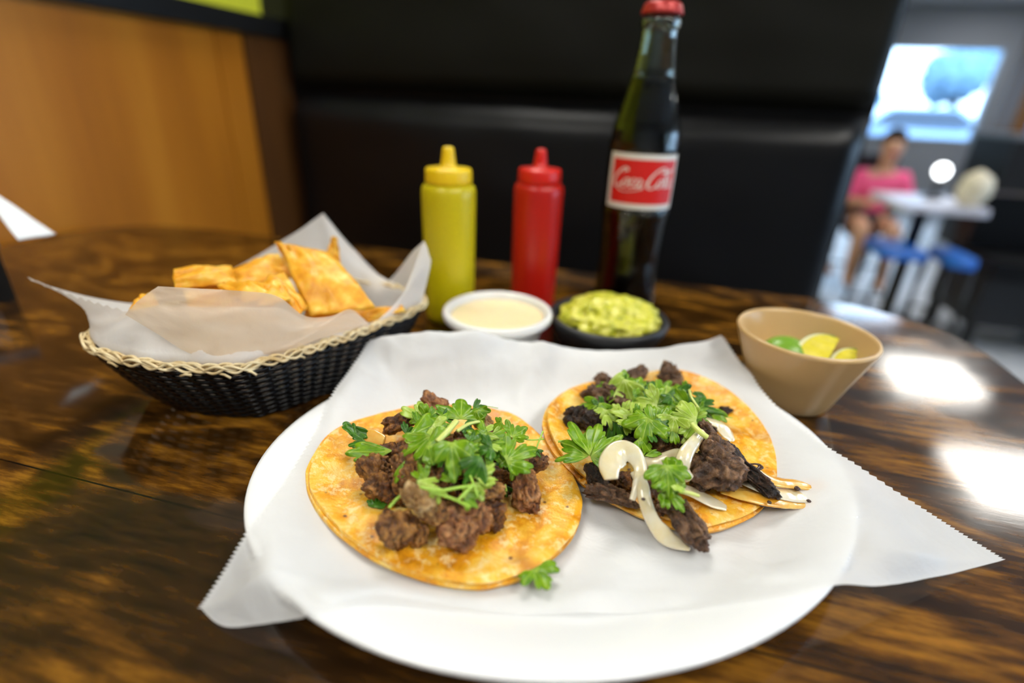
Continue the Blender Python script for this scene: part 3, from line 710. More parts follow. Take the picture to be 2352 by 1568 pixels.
# charred thread and brown specks
strip('burnt_thread', [(1716, 1066, .0205), (1738, 1066, .021), (1748, 1072, .021), (1738, 1082, .020), (1758, 1094, .0195), (1770, 1102, .019)], [.0003, .0006, .0014, .0005, .0011, .0004], .0005, MT['char'], 'thin dark burnt onion thread on the right side of the right taco', cat_='crumb', n=30)
def speck(px, py, z, r, label, mat=MT['char'], flat=.5):
    c = P(px, py, z); k = (c-CAM).dot(fw)/F*r
    vs, fs = ico_data(2); o = mk('crumb', [c+Vector((p.x, p.y, p.z*flat))*k*(1+.35*noise.noise(p*2+c*90)) for p in vs], fs, mat, origin=c)
    tag(o, label, 'crumb')
speck(1619, 865, .0145, 5, 'single dark crumb on the paper behind the right taco')
speck(1830, 1121, .0165, 8, 'dark brown speck near the tip of the upper grilled onion')
speck(1767, 1153, .0185, 5, 'black speck on the middle of the lower grilled onion')
speck(1858, 1150, .0150, 5, 'tiny black speck near the grilled onion tip')
speck(1640, 928, .0140, 7, 'small brown crumb beside the black beef crumb on the tortilla')
speck(1478, 1146, .0290, 5, 'reddish speck on the long hanging onion strip')
speck(1445, 1078, .0380, 4, 'dark speck inside the golden onion curl')
speck(1806, 1088, .0115, 5, 'orange grease crumb on the paper right of the right taco', MT['onion_amber'], .3)

# ------------------------------------------------------------------ cilantro
def frame_for(c, ang, up=.8, vw=.8, tilt=(0, 0)):
    a = math.radians(ang); d = CR*math.cos(a)+CU*math.sin(a)
    view = (CAM-c).normalized()
    n = (Vector((0, 0, 1))*up+view*vw+CR*tilt[0]+CU*tilt[1]).normalized()
    y = (d-n*d.dot(n)).normalized(); x = y.cross(n)
    return x, y, n
def fan(MBo, vein, base, x, y, n, size, spread=105, teeth=9, lobes=3, curl=.25, cup=.25, seed=0, width=1.0):
    fold = .55*noise.noise(Vector((seed*3.3, 1.7, 2.2)));
    na, nr = 84, 7; s0 = len(MBo.v); v = []; f = []
    sp = math.radians(spread)
    for j in range(nr+1):
        t = j/nr
        for i in range(na+1):
            u = -1+2*i/na; th = u*sp
            lob = .48+.52*abs(math.cos(u*lobes*PI/2))**.7
            tt = .78+.22*abs(math.cos(u*teeth*PI/2+.5*math.sin(seed+u*4)))**.6
            edge = 1-.35*abs(u)**5
            rr = lob*tt*edge*(1+.10*noise.noise(Vector((u*2+seed, seed, 0))))
            q = rr*t; px_ = math.sin(th)*q*size*width; py_ = (math.cos(th)*q)*size
            L = Vector((px_, py_)).length/size
            zz = (-curl*(py_/size)**2+cup*(px_/size)**2)*size + size*(.16*noise.noise(Vector((px_/size*2.2+seed, py_/size*2.2, seed)))+.008*math.sin(u*teeth*PI)*t+fold*abs(px_)/size)
            v.append(base+x*px_+y*py_+n*zz)
            vein.append(max(0, abs(math.cos(u*teeth*PI/2)))**14*.6+(1 if abs(u) < .018 else 0)*.5+(.9 if t < .2 else 0)+.45)
    for j in range(nr):
        for i in range(na): f.append((j*(na+1)+i, j*(na+1)+i+1, (j+1)*(na+1)+i+1, (j+1)*(na+1)+i))
    MBo.add(v, f)
cnt = {'i': 0}
def leaf(px, py, z, size, ang, kind, mat, label, up=.7, vw=.8, tilt=(0, 0), curl=.3, cup=.2, stem=None, width=1.0, group=None):
    """px,py,z: middle of the leaf; size px long; kind F fan, T three-lobed sprig, S strip"""
    cnt['i'] += 1; sd = cnt['i']*1.37
    c = P(px, py, z); k = (c-CAM).dot(fw)/F; L = size*k
    x, y, n = frame_for(c, ang, up, vw, tilt)
    mb = MB(); vein = []
    if kind == 'F': fan(mb, vein, c-y*L*.48, x, y, n, L, 100, rnd.choice((7, 9)), 3, curl, cup, sd, width)
    elif kind == 'N': fan(mb, vein, c-y*L*.48, x, y, n, L, 62, 5, 3, curl, cup, sd, width)
    elif kind == 'S': fan(mb, vein, c-y*L*.5, x, y, n, L, 22, 3, 1, curl, cup, sd, width)
    elif kind == 'T':
        b = c-y*L*.30
        fan(mb, vein, b+y*L*.02, x, y, n, L*.80, 68, 7, 3, curl, cup, sd)
        for s in (-1, 1):
            a = math.radians(72)*s; yy = y*math.cos(a)+x*math.sin(a); xx = yy.cross(n)
            fan(mb, vein, b+yy*L*.02-n*.0003, xx, yy, (n+x*s*.25).normalized(), L*.62, 68, 7, 3, curl, cup, sd+s)
    # keep every blade above the plate and paper
    for q in mb.v:
        fz = TZ+.0105
        if q.z < fz: q.z = fz+(q.z-fz)*.15
    o = mb.build('cilantro_leaf', LEAF[mat], origin=c)
    at = o.data.attributes.new('vein', 'FLOAT', 'POINT'); at.data.foreach_set('value', vein[:len(o.data.vertices)])
    s = o.modifiers.new('s', 'SOLIDIFY'); s.thickness = .00022; s.offset = 0
    tag(o, label, 'cilantro', group)
    if stem:
        pts = [P(*q) if not isinstance(q, Vector) else q for q in stem[:-1]]
        MB().sweep(cat(pts, 14), stem[-1], stem[-1]*.9, None, 8).build('stem', MT['stem'], o)
    return o
CL, CG = 'chopped cilantro leaves on the left taco', 'chopped cilantro leaves on the right taco'
LL = [
 (968, 937, .036, 52, 80, 'F', 2, 'pale rounded cilantro leaf at the top rear of the left taco', dict(curl=.5, cup=-.3)),
 (1060, 937, .037, 62, 85, 'F', 0, 'scalloped cilantro leaf at the rear middle of the left taco', dict(curl=.3, width=1.15)),
 (1102, 934, .036, 36, 28, 'N', 1, 'small cilantro leaf pointing right at the rear of the left taco', dict(stem=[(1112, 932, .036), (1128, 934, .035), (1144, 937, .034), .0002])),
 (1000, 958, .037, 44, 30, 'N', 0, 'leaf between the pale rear leaf and the scalloped rear leaf', {}),
 (965, 962, .035, 42, 190, 'F', 0, 'frilly leaf left of centre at the rear of the left taco', {}),
 (1020, 975, .040, 48, 10, 'N', 0, 'leaf behind the thick pale stem of the left taco', {}),
 (985, 995, .042, 96, 20, 'N', 0, 'large smooth leaf running right at the upper left of the left pile', dict(width=.9, curl=.2)),
 (1008, 985, .044, 40, -35, 'F', 2, 'pale frilly leaf tip above the large smooth leaf', {}),
 (955, 1020, .043, 84, 215, 'N', 0, 'leaf band folding down left under the large smooth leaf', dict(width=.7)),
 (850, 1036, .030, 104, 184, 'S', 0, 'long toothed leaf strip stretching to the left edge of the left taco', dict(width=1.25, curl=.1, cup=0, tilt=(0, -.3))),
 (806, 985, .027, 52, 108, 'S', 1, 'narrow upright dark leaf at the far left of the left taco', dict(width=1.5, tilt=(.4, 0))),
 (826, 990, .025, 44, -35, 'S', 1, 'narrow dark leaf falling right at the far left of the left taco', dict(width=1.6)),
 (820, 1016, .024, 40, 200, 'N', 1, 'small bluish green leaf under the far left upright leaf', {}),
 (1010, 1030, .043, 60, -20, 'F', 0, 'leaf below the large smooth leaf at the pile centre', {}),
 (1000, 1050, .041, 44, -60, 'N', 2, 'small pale leaf hanging at the left centre', {}),
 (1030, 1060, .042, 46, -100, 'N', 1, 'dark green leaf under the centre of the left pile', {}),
 (1040, 1055, .046, 92, -85, 'F', 0, 'long greyish green leaf hanging down at the centre of the left taco', dict(width=.62)),
 (1078, 1030, .046, 50, 60, 'F', 0, 'leaf right of the greyish centre leaf', {}),
 (1088, 1078, .044, 74, -125, 'N', 1, 'dark glossy diamond-shaped leaf at the front centre of the left taco', dict(width=.85, tilt=(.3, -.3))),
 (1115, 1080, .042, 56, 60, 'F', 2, 'pale frilly leaf beside the dark diamond-shaped leaf', dict(width=.8)),
 (1118, 1100, .039, 34, -20, 'N', 0, 'small leaf under the pale frilly front leaf', {}),
 (1095, 992, .042, 56, 150, 'N', 0, 'curled leaf right of the pale thick stem', {}),
 (1120, 1000, .040, 44, -10, 'N', 2, 'crescent-shaped light leaf at the right rear of the left pile', {}),
 (1145, 1005, .038, 60, 15, 'S', 0, 'narrow folded leaf pointing right above the big right leaf', dict(width=2.0)),
 (1085, 1000, .044, 34, 90, 'N', 1, 'small upright dark leaf beside the pale stem', {}),
 (1135, 1040, .038, 56, -40, 'N', 0, 'leaf left of the big scalloped right leaf', dict(curl=.5)),
 (1112, 1032, .042, 40, 200, 'F', 1, 'dark frilly leaf at the right centre of the left pile', {}),
 (1125, 1035, .041, 34, -90, 'F', 2, 'tiny pale three-toothed leaf near the right centre', {}),
 (1198, 1040, .038, 84, 35, 'F', 0, 'big scalloped leaf at the right of the left taco', dict(width=.8)),
 (1192, 990, .037, 46, 55, 'F', 0, 'leaf standing behind the big scalloped right leaf', {}),
 (1182, 1068, .033, 54, -100, 'N', 0, 'smooth folded leaf end under the big scalloped right leaf', {}),
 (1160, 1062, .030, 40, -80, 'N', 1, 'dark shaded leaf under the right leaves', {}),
 (1235, 1040, .031, 22, -60, 'N', 1, 'tiny dark leaf at the rightmost end of the left pile', {}),
 (968, 1082, .040, 52, 112, 'N', 0, 'pointed leaf standing at the front left centre', dict(width=.7)),
 (985, 1112, .039, 64, -20, 'N', 2, 'light leaf with bare stems at the front of the left taco', dict(width=.6)),
 (1030, 1095, .038, 44, 120, 'S', 0, 'small narrow leaf behind the crossing front stems', dict(width=1.8)),
 (1082, 1150, .036, 44, -40, 'N', 0, 'leaf hanging at the front right over the pink pork', {}),
 (1098, 1128, .037, 44, -70, 'F', 2, 'pale yellow-green leaf where the front stems meet', {}),
 (1008, 1135, .037, 34, -90, 'N', 2, 'small light leaf under the crossing front stems', {}),
 (925, 1075, .035, 66, -115, 'S', 0, 'thin drooping leaf between the two left pork chunks', dict(width=.9)),
 (868, 1152, .0165, 28, 80, 'F', 1, 'small flat leaf on the tortilla left of the front pork', {}),
 (1160, 1125, .019, 28, -80, 'N', 1, 'little dark leaf on the tortilla right of the pork pile', {}),
 (1133, 1107, .030, 24, 30, 'S', 2, 'tiny light leaf scrap on the thin pork shred', dict(width=2)),
 (1146, 1184, .0165, 24, -60, 'S', 2, 'yellow-green stem scrap by the blackish crusty pork', dict(width=1.6)),
]
RL = [
 (1362, 1015, .033, 128, 75, 'T', 0, 'big three-lobed cilantro leaf at the left of the right taco', dict(stem=[(1282, 1014, .027), (1300, 1014, .028), (1350, 1030, .031), .0006], curl=.15)),
 (1352, 928, .030, 54, 175, 'N', 0, 'smooth bent leaf at the upper left of the right taco', dict(width=.7)),
 (1390, 938, .031, 40, -60, 'N', 0, 'drooping leaf right of the smooth bent leaf', {}),
 (1388, 952, .032, 30, -100, 'F', 2, 'small frilly leaf at the left of the right pile', {}),
 (1390, 888, .031, 58, 150, 'S', 0, 'narrow bent leaf at the rear left of the right taco', dict(width=1.4)),
 (1386, 905, .030, 44, -95, 'S', 0, 'narrow leaf hanging straight down at the rear left', dict(width=1.2)),
 (1424, 872, .034, 32, 125, 'N', 1, 'dark rear leaf folded beside the tallest rear leaf', {}),
 (1420, 892, .033, 60, 0, 'N', 2, 'pale flat leaf across the rear of the right taco', {}),
 (1442, 898, .036, 66, -70, 'N', 2, 'light veined leaf hanging from the rear middle', dict(width=.9)),
 (1464, 885, .037, 60, 86, 'S', 0, 'tallest narrow leaf standing at the rear of the right taco', dict(width=1.5)),
 (1448, 875, .035, 50, 40, 'N', 0, 'leaf behind the tallest narrow rear leaf', {}),
 (1482, 925, .038, 56, 170, 'F', 2, 'pale scalloped leaf below the tallest rear leaf', dict(width=.9)),
 (1510, 892, .034, 56, 75, 'F', 0, 'upright leaf at the rear centre right of the right taco', {}),
 (1530, 885, .033, 44, 70, 'N', 0, 'second upright leaf in front of the grey beef chunk', {}),
 (1548, 905, .034, 44, 40, 'N', 2, 'bright small leaf at the rear right', {}),
 (1500, 912, .034, 60, 10, 'N', 1, 'dark leaf filling the rear centre of the right taco', {}),
 (1560, 918, .033, 74, -25, 'N', 1, 'broad dark leaf at the right rear of the right pile', dict(width=.9)),
 (1528, 930, .034, 58, -10, 'F', 0, 'frilly leaf right of the pale scalloped leaf', {}),
 (1560, 935, .033, 50, 190, 'F', 0, 'frilly leaf under the broad dark leaf', {}),
 (1618, 932, .030, 84, -24, 'N', 1, 'dark leaf pointing right toward the black crumb', dict(width=.55)),
 (1646, 948, .027, 52, -48, 'S', 0, 'folded leaf end with pale tip at the right of the pile', dict(width=1.6, stem=[(1655, 955, .0255), (1670, 958, .024), (1682, 959, .022), .0004])),
 (1436, 952, .036, 70, 128, 'F', 2, 'pale two-toned leaf at the left centre of the right taco', dict(width=.75)),
 (1452, 968, .035, 52, -50, 'N', 2, 'light leaf tip hanging under the two-toned leaf', {}),
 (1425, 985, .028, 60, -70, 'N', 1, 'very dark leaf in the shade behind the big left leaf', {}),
 (1498, 958, .040, 84, 95, 'T', 0, 'wide leaf with pointed lobes at the centre of the right taco', dict(curl=.3)),
 (1482, 985, .040, 66, -105, 'F', 0, 'scalloped lower lobe of the wide centre leaf', {}),
 (1510, 988, .038, 60, -50, 'N', 1, 'darker leaf hanging right of the centre', {}),
 (1560, 962, .041, 78, 172, 'F', 2, 'pale speckled leaf right of the centre of the right taco', dict(width=.72)),
 (1545, 978, .039, 44, -100, 'F', 2, 'bluish light frilly leaf below the pale speckled leaf', {}),
 (1550, 1000, .036, 40, -88, 'S', 0, 'narrow leaf hanging down beside the glossy beef knob', dict(width=1.6)),
 (1585, 925, .034, 44, 200, 'N', 1, 'small dark leaf by the upright pale stem', {}),
 (1605, 968, .033, 60, -20, 'S', 0, 'narrow yellow-green leaf above the thin onion petal', dict(width=1.5)),
 (1582, 1000, .036, 40, -130, 'N', 2, 'bright yellow-green leaf under the thick pale stem', {}),
 (1485, 1022, .034, 46, -50, 'F', 0, 'small scalloped leaf in the dark hollow of the right taco', {}),
 (1470, 1038, .030, 28, 130, 'N', 0, 'tiny frilly leaf beside the horizontal onion', {}),
 (1500, 1042, .031, 40, 10, 'S', 0, 'thin leaf lying along the horizontal onion', dict(width=1.3)),
 (1549, 1068, .040, 66, 88, 'S', 0, 'upright narrow leaf crossing the horizontal onion', dict(width=1.9)),
 (1515, 1085, .038, 54, 140, 'F', 0, 'left lobe of the frilly sprig at the front of the right taco', {}),
 (1535, 1102, .038, 70, -90, 'F', 0, 'frilly front sprig leaf between the onions', dict(width=.9)),
 (1555, 1098, .037, 46, 20, 'F', 2, 'right lobe of the frilly front sprig', {}),
 (1552, 1146, .030, 62, -60, 'F', 0, 'lowest frilly leaf over the long lumpy beef strip', dict(width=.8)),
 (1528, 1128, .033, 40, -110, 'N', 0, 'small leaf at the lower left of the frilly front sprig', {}),
 (1658, 1016, .024, 30, -10, 'S', 0, 'tiny dark green scrap right of the neck of beef', dict(width=1.5)),
]
for rows, grp in ((LL, CL), (RL, CG)):
    for (px, py, z, s, an, kd, mt, lab, kw) in rows:
        kw = dict(kw); kw.setdefault('tilt', (rnd.uniform(-.35, .35), rnd.uniform(-.3, .3)))
        leaf(px, py, z, s, an, kd, mt, lab, group=grp, **kw)
# smaller scraps round the edge of each heap, told apart by their clock position
CLOCK = ['three', 'two', 'one', 'twelve', 'eleven', 'ten', 'nine', 'eight', 'seven', 'six', 'five', 'four']
for cx, cy, wx, wy, zz, side in ((1040, 1010, 118, 58, .034, 'left'), (1500, 935, 125, 48, .031, 'right')):
    for ring, rr_2, wd_ in ((0, 1.0, 'outer'), (1, .55, 'inner')):
        for k_, hr in enumerate(CLOCK):
            if ring and k_ % 2: continue
            a = 2*PI*k_/12+rnd.uniform(-.15, .15); q = rr_2*rnd.uniform(.85, 1.05)
            leaf(cx+wx*q*math.cos(a), cy-wy*q*math.sin(a), zz+.003*rnd.random()+(.004 if ring else 0), rnd.uniform(24, 40), rnd.uniform(0, 360), rnd.choice('FNN'), rnd.choice((0, 0, 1, 2)),
                 "small cilantro scrap at %s o'clock of the %s ring of the %s taco's leaf heap" % (hr, wd_, side), group='small cilantro scraps on the %s taco' % side, tilt=(rnd.uniform(-.8, .8), rnd.uniform(-.8, .8)))
tag(leaf(1243, 1326, .0125, 66, -80, 'F', 0, 'loose cilantro leaf lying alone on the paper in front', curl=.05, cup=.05, up=1, vw=0, width=.95), None, None, None)
def stemf(pts, r, pale, label):  # one loose cut stem, no leaves on it
    c = cat([P(*p) for p in pts], 16)
    tag(MB().sweep(c, r, r*.85, None, 10).build('cut_cilantro_stem', MT['stem_pale' if pale else 'stem'], origin=c[8]), label, 'cilantro', 'cut cilantro stems')
stemf([(1004, 1014, .045), (1028, 990, .047), (1048, 967, .047)], .0014, 1, 'thick pale cut stem slanting on the left taco centre')
stemf([(1050, 990, .046), (1075, 974, .046), (1100, 968, .044)], .0008, 1, 'thin pale stem right of the thick one on the left taco')
stemf([(1226, 1046, .030), (1236, 1018, .034), (1247, 990, .036)], .0004, 0, 'thin upright stem at the right end of the left taco')
stemf([(1190, 1004, .037), (1218, 1010, .036), (1249, 1008, .034)], .0004, 0, 'thin horizontal stem behind the thin upright stem')
stemf([(893, 1166, .030), (912, 1145, .032), (935, 1124, .035)], .0007, 0, 'light stem lying left across the tan front pork')
stemf([(965, 1118, .041), (1010, 1126, .041), (1050, 1120, .041), (1088, 1114, .040)], .0007, 0, 'longest light stem running across the front of the left taco')
stemf([(985, 1128, .040), (1040, 1145, .039), (1080, 1165, .037)], .0006, 0, 'lower stem diverging from the longest front stem')
stemf([(1052, 1148, .039), (1070, 1130, .040), (1088, 1112, .041)], .0006, 0, 'short slanting stem joining the front stems')
stemf([(1080, 1092, .042), (1088, 1112, .041), (1098, 1140, .038)], .0005, 0, 'short upright stem above the front stem joint')
stemf([(1152, 993, .037), (1165, 999, .036), (1176, 1003, .035)], .0006, 1, 'tiny yellow stem among the right leaves of the left taco')
stemf([(1582, 890, .037), (1588, 912, .038), (1604, 936, .036)], .0007, 1, 'slim upright yellowish stem at the rear right of the right taco')
stemf([(1590, 974, .041), (1606, 990, .041), (1624, 1004, .039)], .0015, 1, 'thick pale cut stem above the curved white onion')
stemf([(1560, 1128, .033), (1585, 1132, .031), (1604, 1138, .029)], .0009, 1, 'yellow-green stem at the front right of the frilly sprig')
stemf([(1678, 1022, .0215), (1688, 1028, .0205), (1697, 1034, .0195)], .0008, 0, 'short green stem piece on the tortilla right of the beef')
stemf([(1160, 1112, .024), (1162, 1120, .023), (1163, 1128, .022)], .0005, 0, 'tiny light stem stub right of the left pork pile')

# ------------------------------------------------------------------ chip basket
BC = Vector((-.155, .311, 0)); BZ = .042
near = [P(x, y, BZ) for x, y in ((190, 775), (215, 812), (330, 840), (440, 850), (540, 852), (640, 828), (740, 797), (830, 766), (900, 740), (960, 714))]
near = [Vector((p.x, p.y, 0)) for p in near]
rimc = cat(near+[BC*2-p for p in near], 720, True)
angs = np.unwrap([math.atan2(p.y-BC.y, p.x-BC.x) for p in rimc]); rads = [(p-BC).length for p in rimc]
o_ = np.argsort([a % (2*PI) for a in angs]); AA = np.array([angs[i] % (2*PI) for i in o_]); RR = np.array([rads[i] for i in o_])
kern = np.ones(31)/31; RR = np.convolve(np.concatenate([RR[-15:], RR, RR[:15]]), kern, 'valid')
def brad(a): return float(np.interp(a % (2*PI), AA, RR, period=2*PI))
def bprof(z): return .70+.285*(z/BZ)**.8         # wall flare
bask = empty('chip_basket', (BC.x, BC.y, TZ), 'black woven oval basket with a natural braided rim, holding chips', 'basket')
NS = 44
for k in range(21):
    z = .0012+k*.00198; v = []; f = []; m = NS*6
    for i in range(m):
        a = 2*PI*i/m; rr = brad(a)*bprof(z)+.0010*math.cos(a*NS/2+PI*k)
        for q in range(5):
            b = 2*PI*q/5; v.append(Vector((BC.x+math.cos(a)*(rr+.0011*math.cos(b)), BC.y+math.sin(a)*(rr+.0011*math.cos(b)), TZ+z+.0011*math.sin(b))))
    for i in range(m):
        for q in range(5): f.append((i*5+q, i*5+(q+1) % 5, ((i+1) % m)*5+(q+1) % 5, ((i+1) % m)*5+q))
    mk('weave_row', v, f, MT['wicker_black'], bask)
st_me = None
for i in range(NS):
    a = 2*PI*(i+.5)/NS; b0, b1 = brad(a)*bprof(0), brad(a)*bprof(BZ)
    MB().sweep([(BC.x+math.cos(a)*b0, BC.y+math.sin(a)*b0, TZ+.001), (BC.x+math.cos(a)*(b0*.45+b1*.55), BC.y+math.sin(a)*(b0*.45+b1*.55), TZ+BZ*.5), (BC.x+math.cos(a)*b1, BC.y+math.sin(a)*b1, TZ+BZ)], .0011, .0011, None, 6).build('stake', MT['wicker_black'], bask)
v = [Vector((BC.x, BC.y, TZ+.0015))]; f = []
for i in range(96):
    a = 2*PI*i/96; v.append(Vector((BC.x+math.cos(a)*brad(a)*.70, BC.y+math.sin(a)*brad(a)*.70, TZ+.0015)))
f = [(0, 1+i, 1+(i+1) % 96) for i in range(96)]
mk('bottom', v, f, MT['wicker_black'], bask, smooth=False)
for k in range(7):
    ph = 2*PI*k/7; m = 620; v = []; f = []; turns = 31 if k % 2 else -31
    for i in range(m):
        a = 2*PI*i/m; q = a*turns*.5+ph if k % 2 else a*turns*.5+ph
        q = a*11*(1 if k % 2 else -1)+ph
        rr = brad(a)*bprof(BZ)+.0020*math.cos(q)+.0005*noise.noise(Vector((a*9, k, 0))); zz = BZ+.0012+.0021*math.sin(2*q+k)*.9+.0006*noise.noise(Vector((a*12, k, 5)))
        for j in range(5):
            b = 2*PI*j/5; v.append(Vector((BC.x+math.cos(a)*(rr+.00085*math.cos(b)), BC.y+math.sin(a)*(rr+.00085*math.cos(b)), TZ+zz+.00085*math.sin(b))))
    for i in range(m):
        for j in range(5): f.append((i*5+j, i*5+(j+1) % 5, ((i+1) % m)*5+(j+1) % 5, ((i+1) % m)*5+j))
    mk('rim_strand', v, f, MT['wicker_tan'], bask)
for x, y, dx, dy in ((375, 848, 26, 12), (440, 858, 18, 10), (415, 862, -24, 2), (530, 862, 28, 12), (590, 856, 22, 10), (270, 836, 22, 12), (700, 820, 14, 3)):
    a, b = P(x-dx, y-dy*.4, BZ-.001), P(x, y+dy*.5, BZ-.003)
    MB().sweep([a, (a+b)/2+Vector((0, 0, .0006)), b], .0007, .0007, None, 6).build('strand_end', MT['wicker_tan'], bask)

# liner of the basket: one radial sheet
ctl = [(-12, 968, 695, .338), (-5, 990, 600, .352), (3, 973, 553, .358), (10, 950, 575, .368), (20, 905, 632, .385), (30, 880, 657, .392), (45, 855, 617, .40), (60, 800, 560, .41),
       (72, 741, 490, .415), (85, 690, 527, .412), (100, 600, 583, .405), (115, 480, 650, .40), (135, 330, 692, .375), (155, 250, 690, .345), (172, 215, 705, .312), (187, 62, 640, .300),
       (201, 180, 686, .280), (216, 285, 716, .262), (232, 372, 700, .262), (248, 450, 705, .262), (262, 560, 705, .262), (280, 640, 705, .266), (295, 700, 735, .272), (305, 745, 738, .278),
       (315, 805, 716, .29), (326, 848, 742, .30), (337, 890, 734, .314)]
pp = [PY(x, y, Y) for a, x, y, Y in ctl]; ta = np.array([a % 360 for a, *_ in ctl], float); od = np.argsort(ta)
def bpt(deg):
    return Vector([float(np.interp(deg % 360, ta[od], np.array([pp[i][k] for i in od]), period=360)) for k in range(3)])
m = 240; v = []; f = []; NRg = 26
for j in range(NRg+1):
    t = j/NRg
    for i in range(m):
        a = 2*PI*i/m; d = Vector((math.cos(a), math.sin(a), 0)); rr = brad(a)
        c0 = BC+Vector((0, 0, TZ+.004)); c1 = BC+d*rr*.60+Vector((0, 0, TZ+.005)); c2 = BC+d*(rr*.945)+Vector((0, 0, TZ+BZ+.002)); c3 = bpt(math.degrees(a))
        if t < .25: q = c0.lerp(c1, t/.25)
        elif t < .6: q = c1.lerp(c2, (t-.25)/.35)
        else:
            u = (t-.6)/.4; q = c2.lerp(c3, u)
            if j == NRg and i % 2 and (180 < i*1.5 < 217): q += Vector((0, 0, .0018))
        s_ = (.0022*math.sin(PI*min(1, max(0, (t-.25)/.75)))+.0006)
        q = q+Vector((d.x, d.y, .3))*((fbm(Vector((a*4.2, t*3.5, 2.2)), 3)+.8*(1-2*abs(noise.noise(Vector((a*3.1, t*4, 7))))))*s_)
        # keep inside the woven wall while below the rim
        if q.z < TZ+BZ:
            L = Vector((q.x-BC.x, q.y-BC.y)); mx_ = brad(math.atan2(L.y, L.x))*bprof(max(0, q.z-TZ))-.004
            if L.length > mx_: q.x = BC.x+L.x/L.length*mx_; q.y = BC.y+L.y/L.length*mx_
        q.z = max(q.z, TZ+.0035); v.append(q)
for j in range(NRg):
    for i in range(m): f.append((j*m+i, j*m+(i+1) % m, (j+1)*m+(i+1) % m, (j+1)*m+i))
lin = tag(mk('basket_paper', v, f, MT['liner2'], origin=(BC.x, BC.y, TZ+.01)), 'waxed paper lining the chip basket, its corners sticking up and out', 'paper')
def patch(cs, n=14, bulge=.003, nz=.0012, seed=0, edge=0, bend=None):
    """bilinear patch through corner points with a bulge"""
    a, b, c, d = cs; nn = (b-a).cross(d-a).normalized()
    if nn.dot(CAM-a) < 0: nn = -nn
    v = []; f = []
    for j in range(n+1):
        for i in range(n+1):
            s, t = i/n, j/n; q = a*(1-s)*(1-t)+b*s*(1-t)+c*s*t+d*(1-s)*t
            ctr = (a+b+c+d)/4
            if edge: q += (q-ctr)*(edge*noise.noise(Vector((s*3+seed, t*3, seed)))*max(abs(2*s-1), abs(2*t-1)))
            q += nn*(bulge*math.sin(PI*s)*(bend[0] if bend else math.sin(PI*t))+nz*fbm(Vector((s*2.6+seed, t*2.6, seed)), 3))
            if bend: q += nn*(bend[1]*math.sin(PI*t))
            v.append(q)
    for j in range(n):
        for i in range(n): f.append((j*(n+1)+i, j*(n+1)+i+1, (j+1)*(n+1)+i+1, (j+1)*(n+1)+i))
    return v, f
# overlapping front flap of the paper, folded over the chips
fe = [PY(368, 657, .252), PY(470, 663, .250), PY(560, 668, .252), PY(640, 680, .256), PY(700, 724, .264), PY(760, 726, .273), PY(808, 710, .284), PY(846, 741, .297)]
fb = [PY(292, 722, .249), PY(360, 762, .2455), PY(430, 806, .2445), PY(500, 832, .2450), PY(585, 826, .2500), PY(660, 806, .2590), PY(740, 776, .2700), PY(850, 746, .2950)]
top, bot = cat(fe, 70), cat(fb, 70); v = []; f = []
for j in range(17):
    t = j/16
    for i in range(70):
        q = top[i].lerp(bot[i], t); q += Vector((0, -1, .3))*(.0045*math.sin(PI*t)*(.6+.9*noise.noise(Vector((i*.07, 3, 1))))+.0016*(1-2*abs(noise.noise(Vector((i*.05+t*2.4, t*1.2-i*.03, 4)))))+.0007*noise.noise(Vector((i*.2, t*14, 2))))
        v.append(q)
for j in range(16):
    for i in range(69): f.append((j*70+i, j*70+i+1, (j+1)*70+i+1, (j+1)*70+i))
mk('folded_flap', v, f, MT['liner3'], lin)['label'] = 'front corner folded over, warm glow of the chips painted in'

# chips
CHG = 'tortilla chips in the basket'
chips = [
 ([PY(640, 556, .338), PY(755, 580, .342), PY(862, 702, .300), PY(712, 724, .292)], .004, 'biggest blistered corn chip standing at the front right of the basket', .10),
 ([PY(630, 554, .338), PY(668, 566, .334), PY(690, 612, .332), PY(664, 640, .328)], -.004, 'shaded folded chip at the upper left of the biggest chip', .1),
 ([PY(397, 617, .300), PY(530, 612, .318), PY(545, 650, .305), PY(400, 662, .290)], .004, 'leftmost long flat chip at the back of the basket', .06),
 ([PY(510, 625, .322), PY(640, 582, .345), PY(668, 635, .335), PY(560, 655, .310)], .004, 'middle long chip leaning behind the biggest chip', .08),
 ([PY(600, 648, .300), PY(652, 625, .312), PY(706, 705, .290), PY(688, 724, .282)], .003, 'narrow orange chip left of the biggest chip', .08),
 ([PY(505, 662, .290), PY(585, 640, .302), PY(640, 682, .285), PY(560, 694, .275)], .005, 'curled small chip in the front middle of the basket', .12),
 ([PY(590, 668, .290), PY(640, 640, .300), PY(668, 690, .284), PY(600, 705, .276)], .003, 'small tilted chip half hidden by the paper flap', .1),
 ([PY(804, 722, .312), PY(925, 703, .322), PY(931, 716, .318), PY(845, 738, .308)], .001, 'dark-edged chip lying flat at the right end of the basket', .03),
 ([PY(764, 543, .362), PY(773, 546, .362), PY(783, 612, .356), PY(750, 585, .356)], .001, 'thin upright chip sliver behind the biggest chip', .05),
 ([PY(294, 714, .268), PY(348, 672, .285), PY(366, 700, .272), PY(320, 730, .262)], .003, 'chip peeking out at the far left of the paper flap', .08),
 ([PY(650, 600, .345), PY(760, 600, .36), PY(840, 680, .33), PY(700, 700, .31)], .003, 'chip hidden behind the biggest chip', .06),
 ([PY(420, 655, .30), PY(600, 640, .32), PY(640, 740, .285), PY(440, 740, .27)], .003, 'chip lying deep under the front chips', .06),
 ([PY(700, 690, .31), PY(850, 690, .33), PY(850, 750, .31), PY(700, 760, .285)], .003, 'chip lying deep at the right of the basket', .06),
]
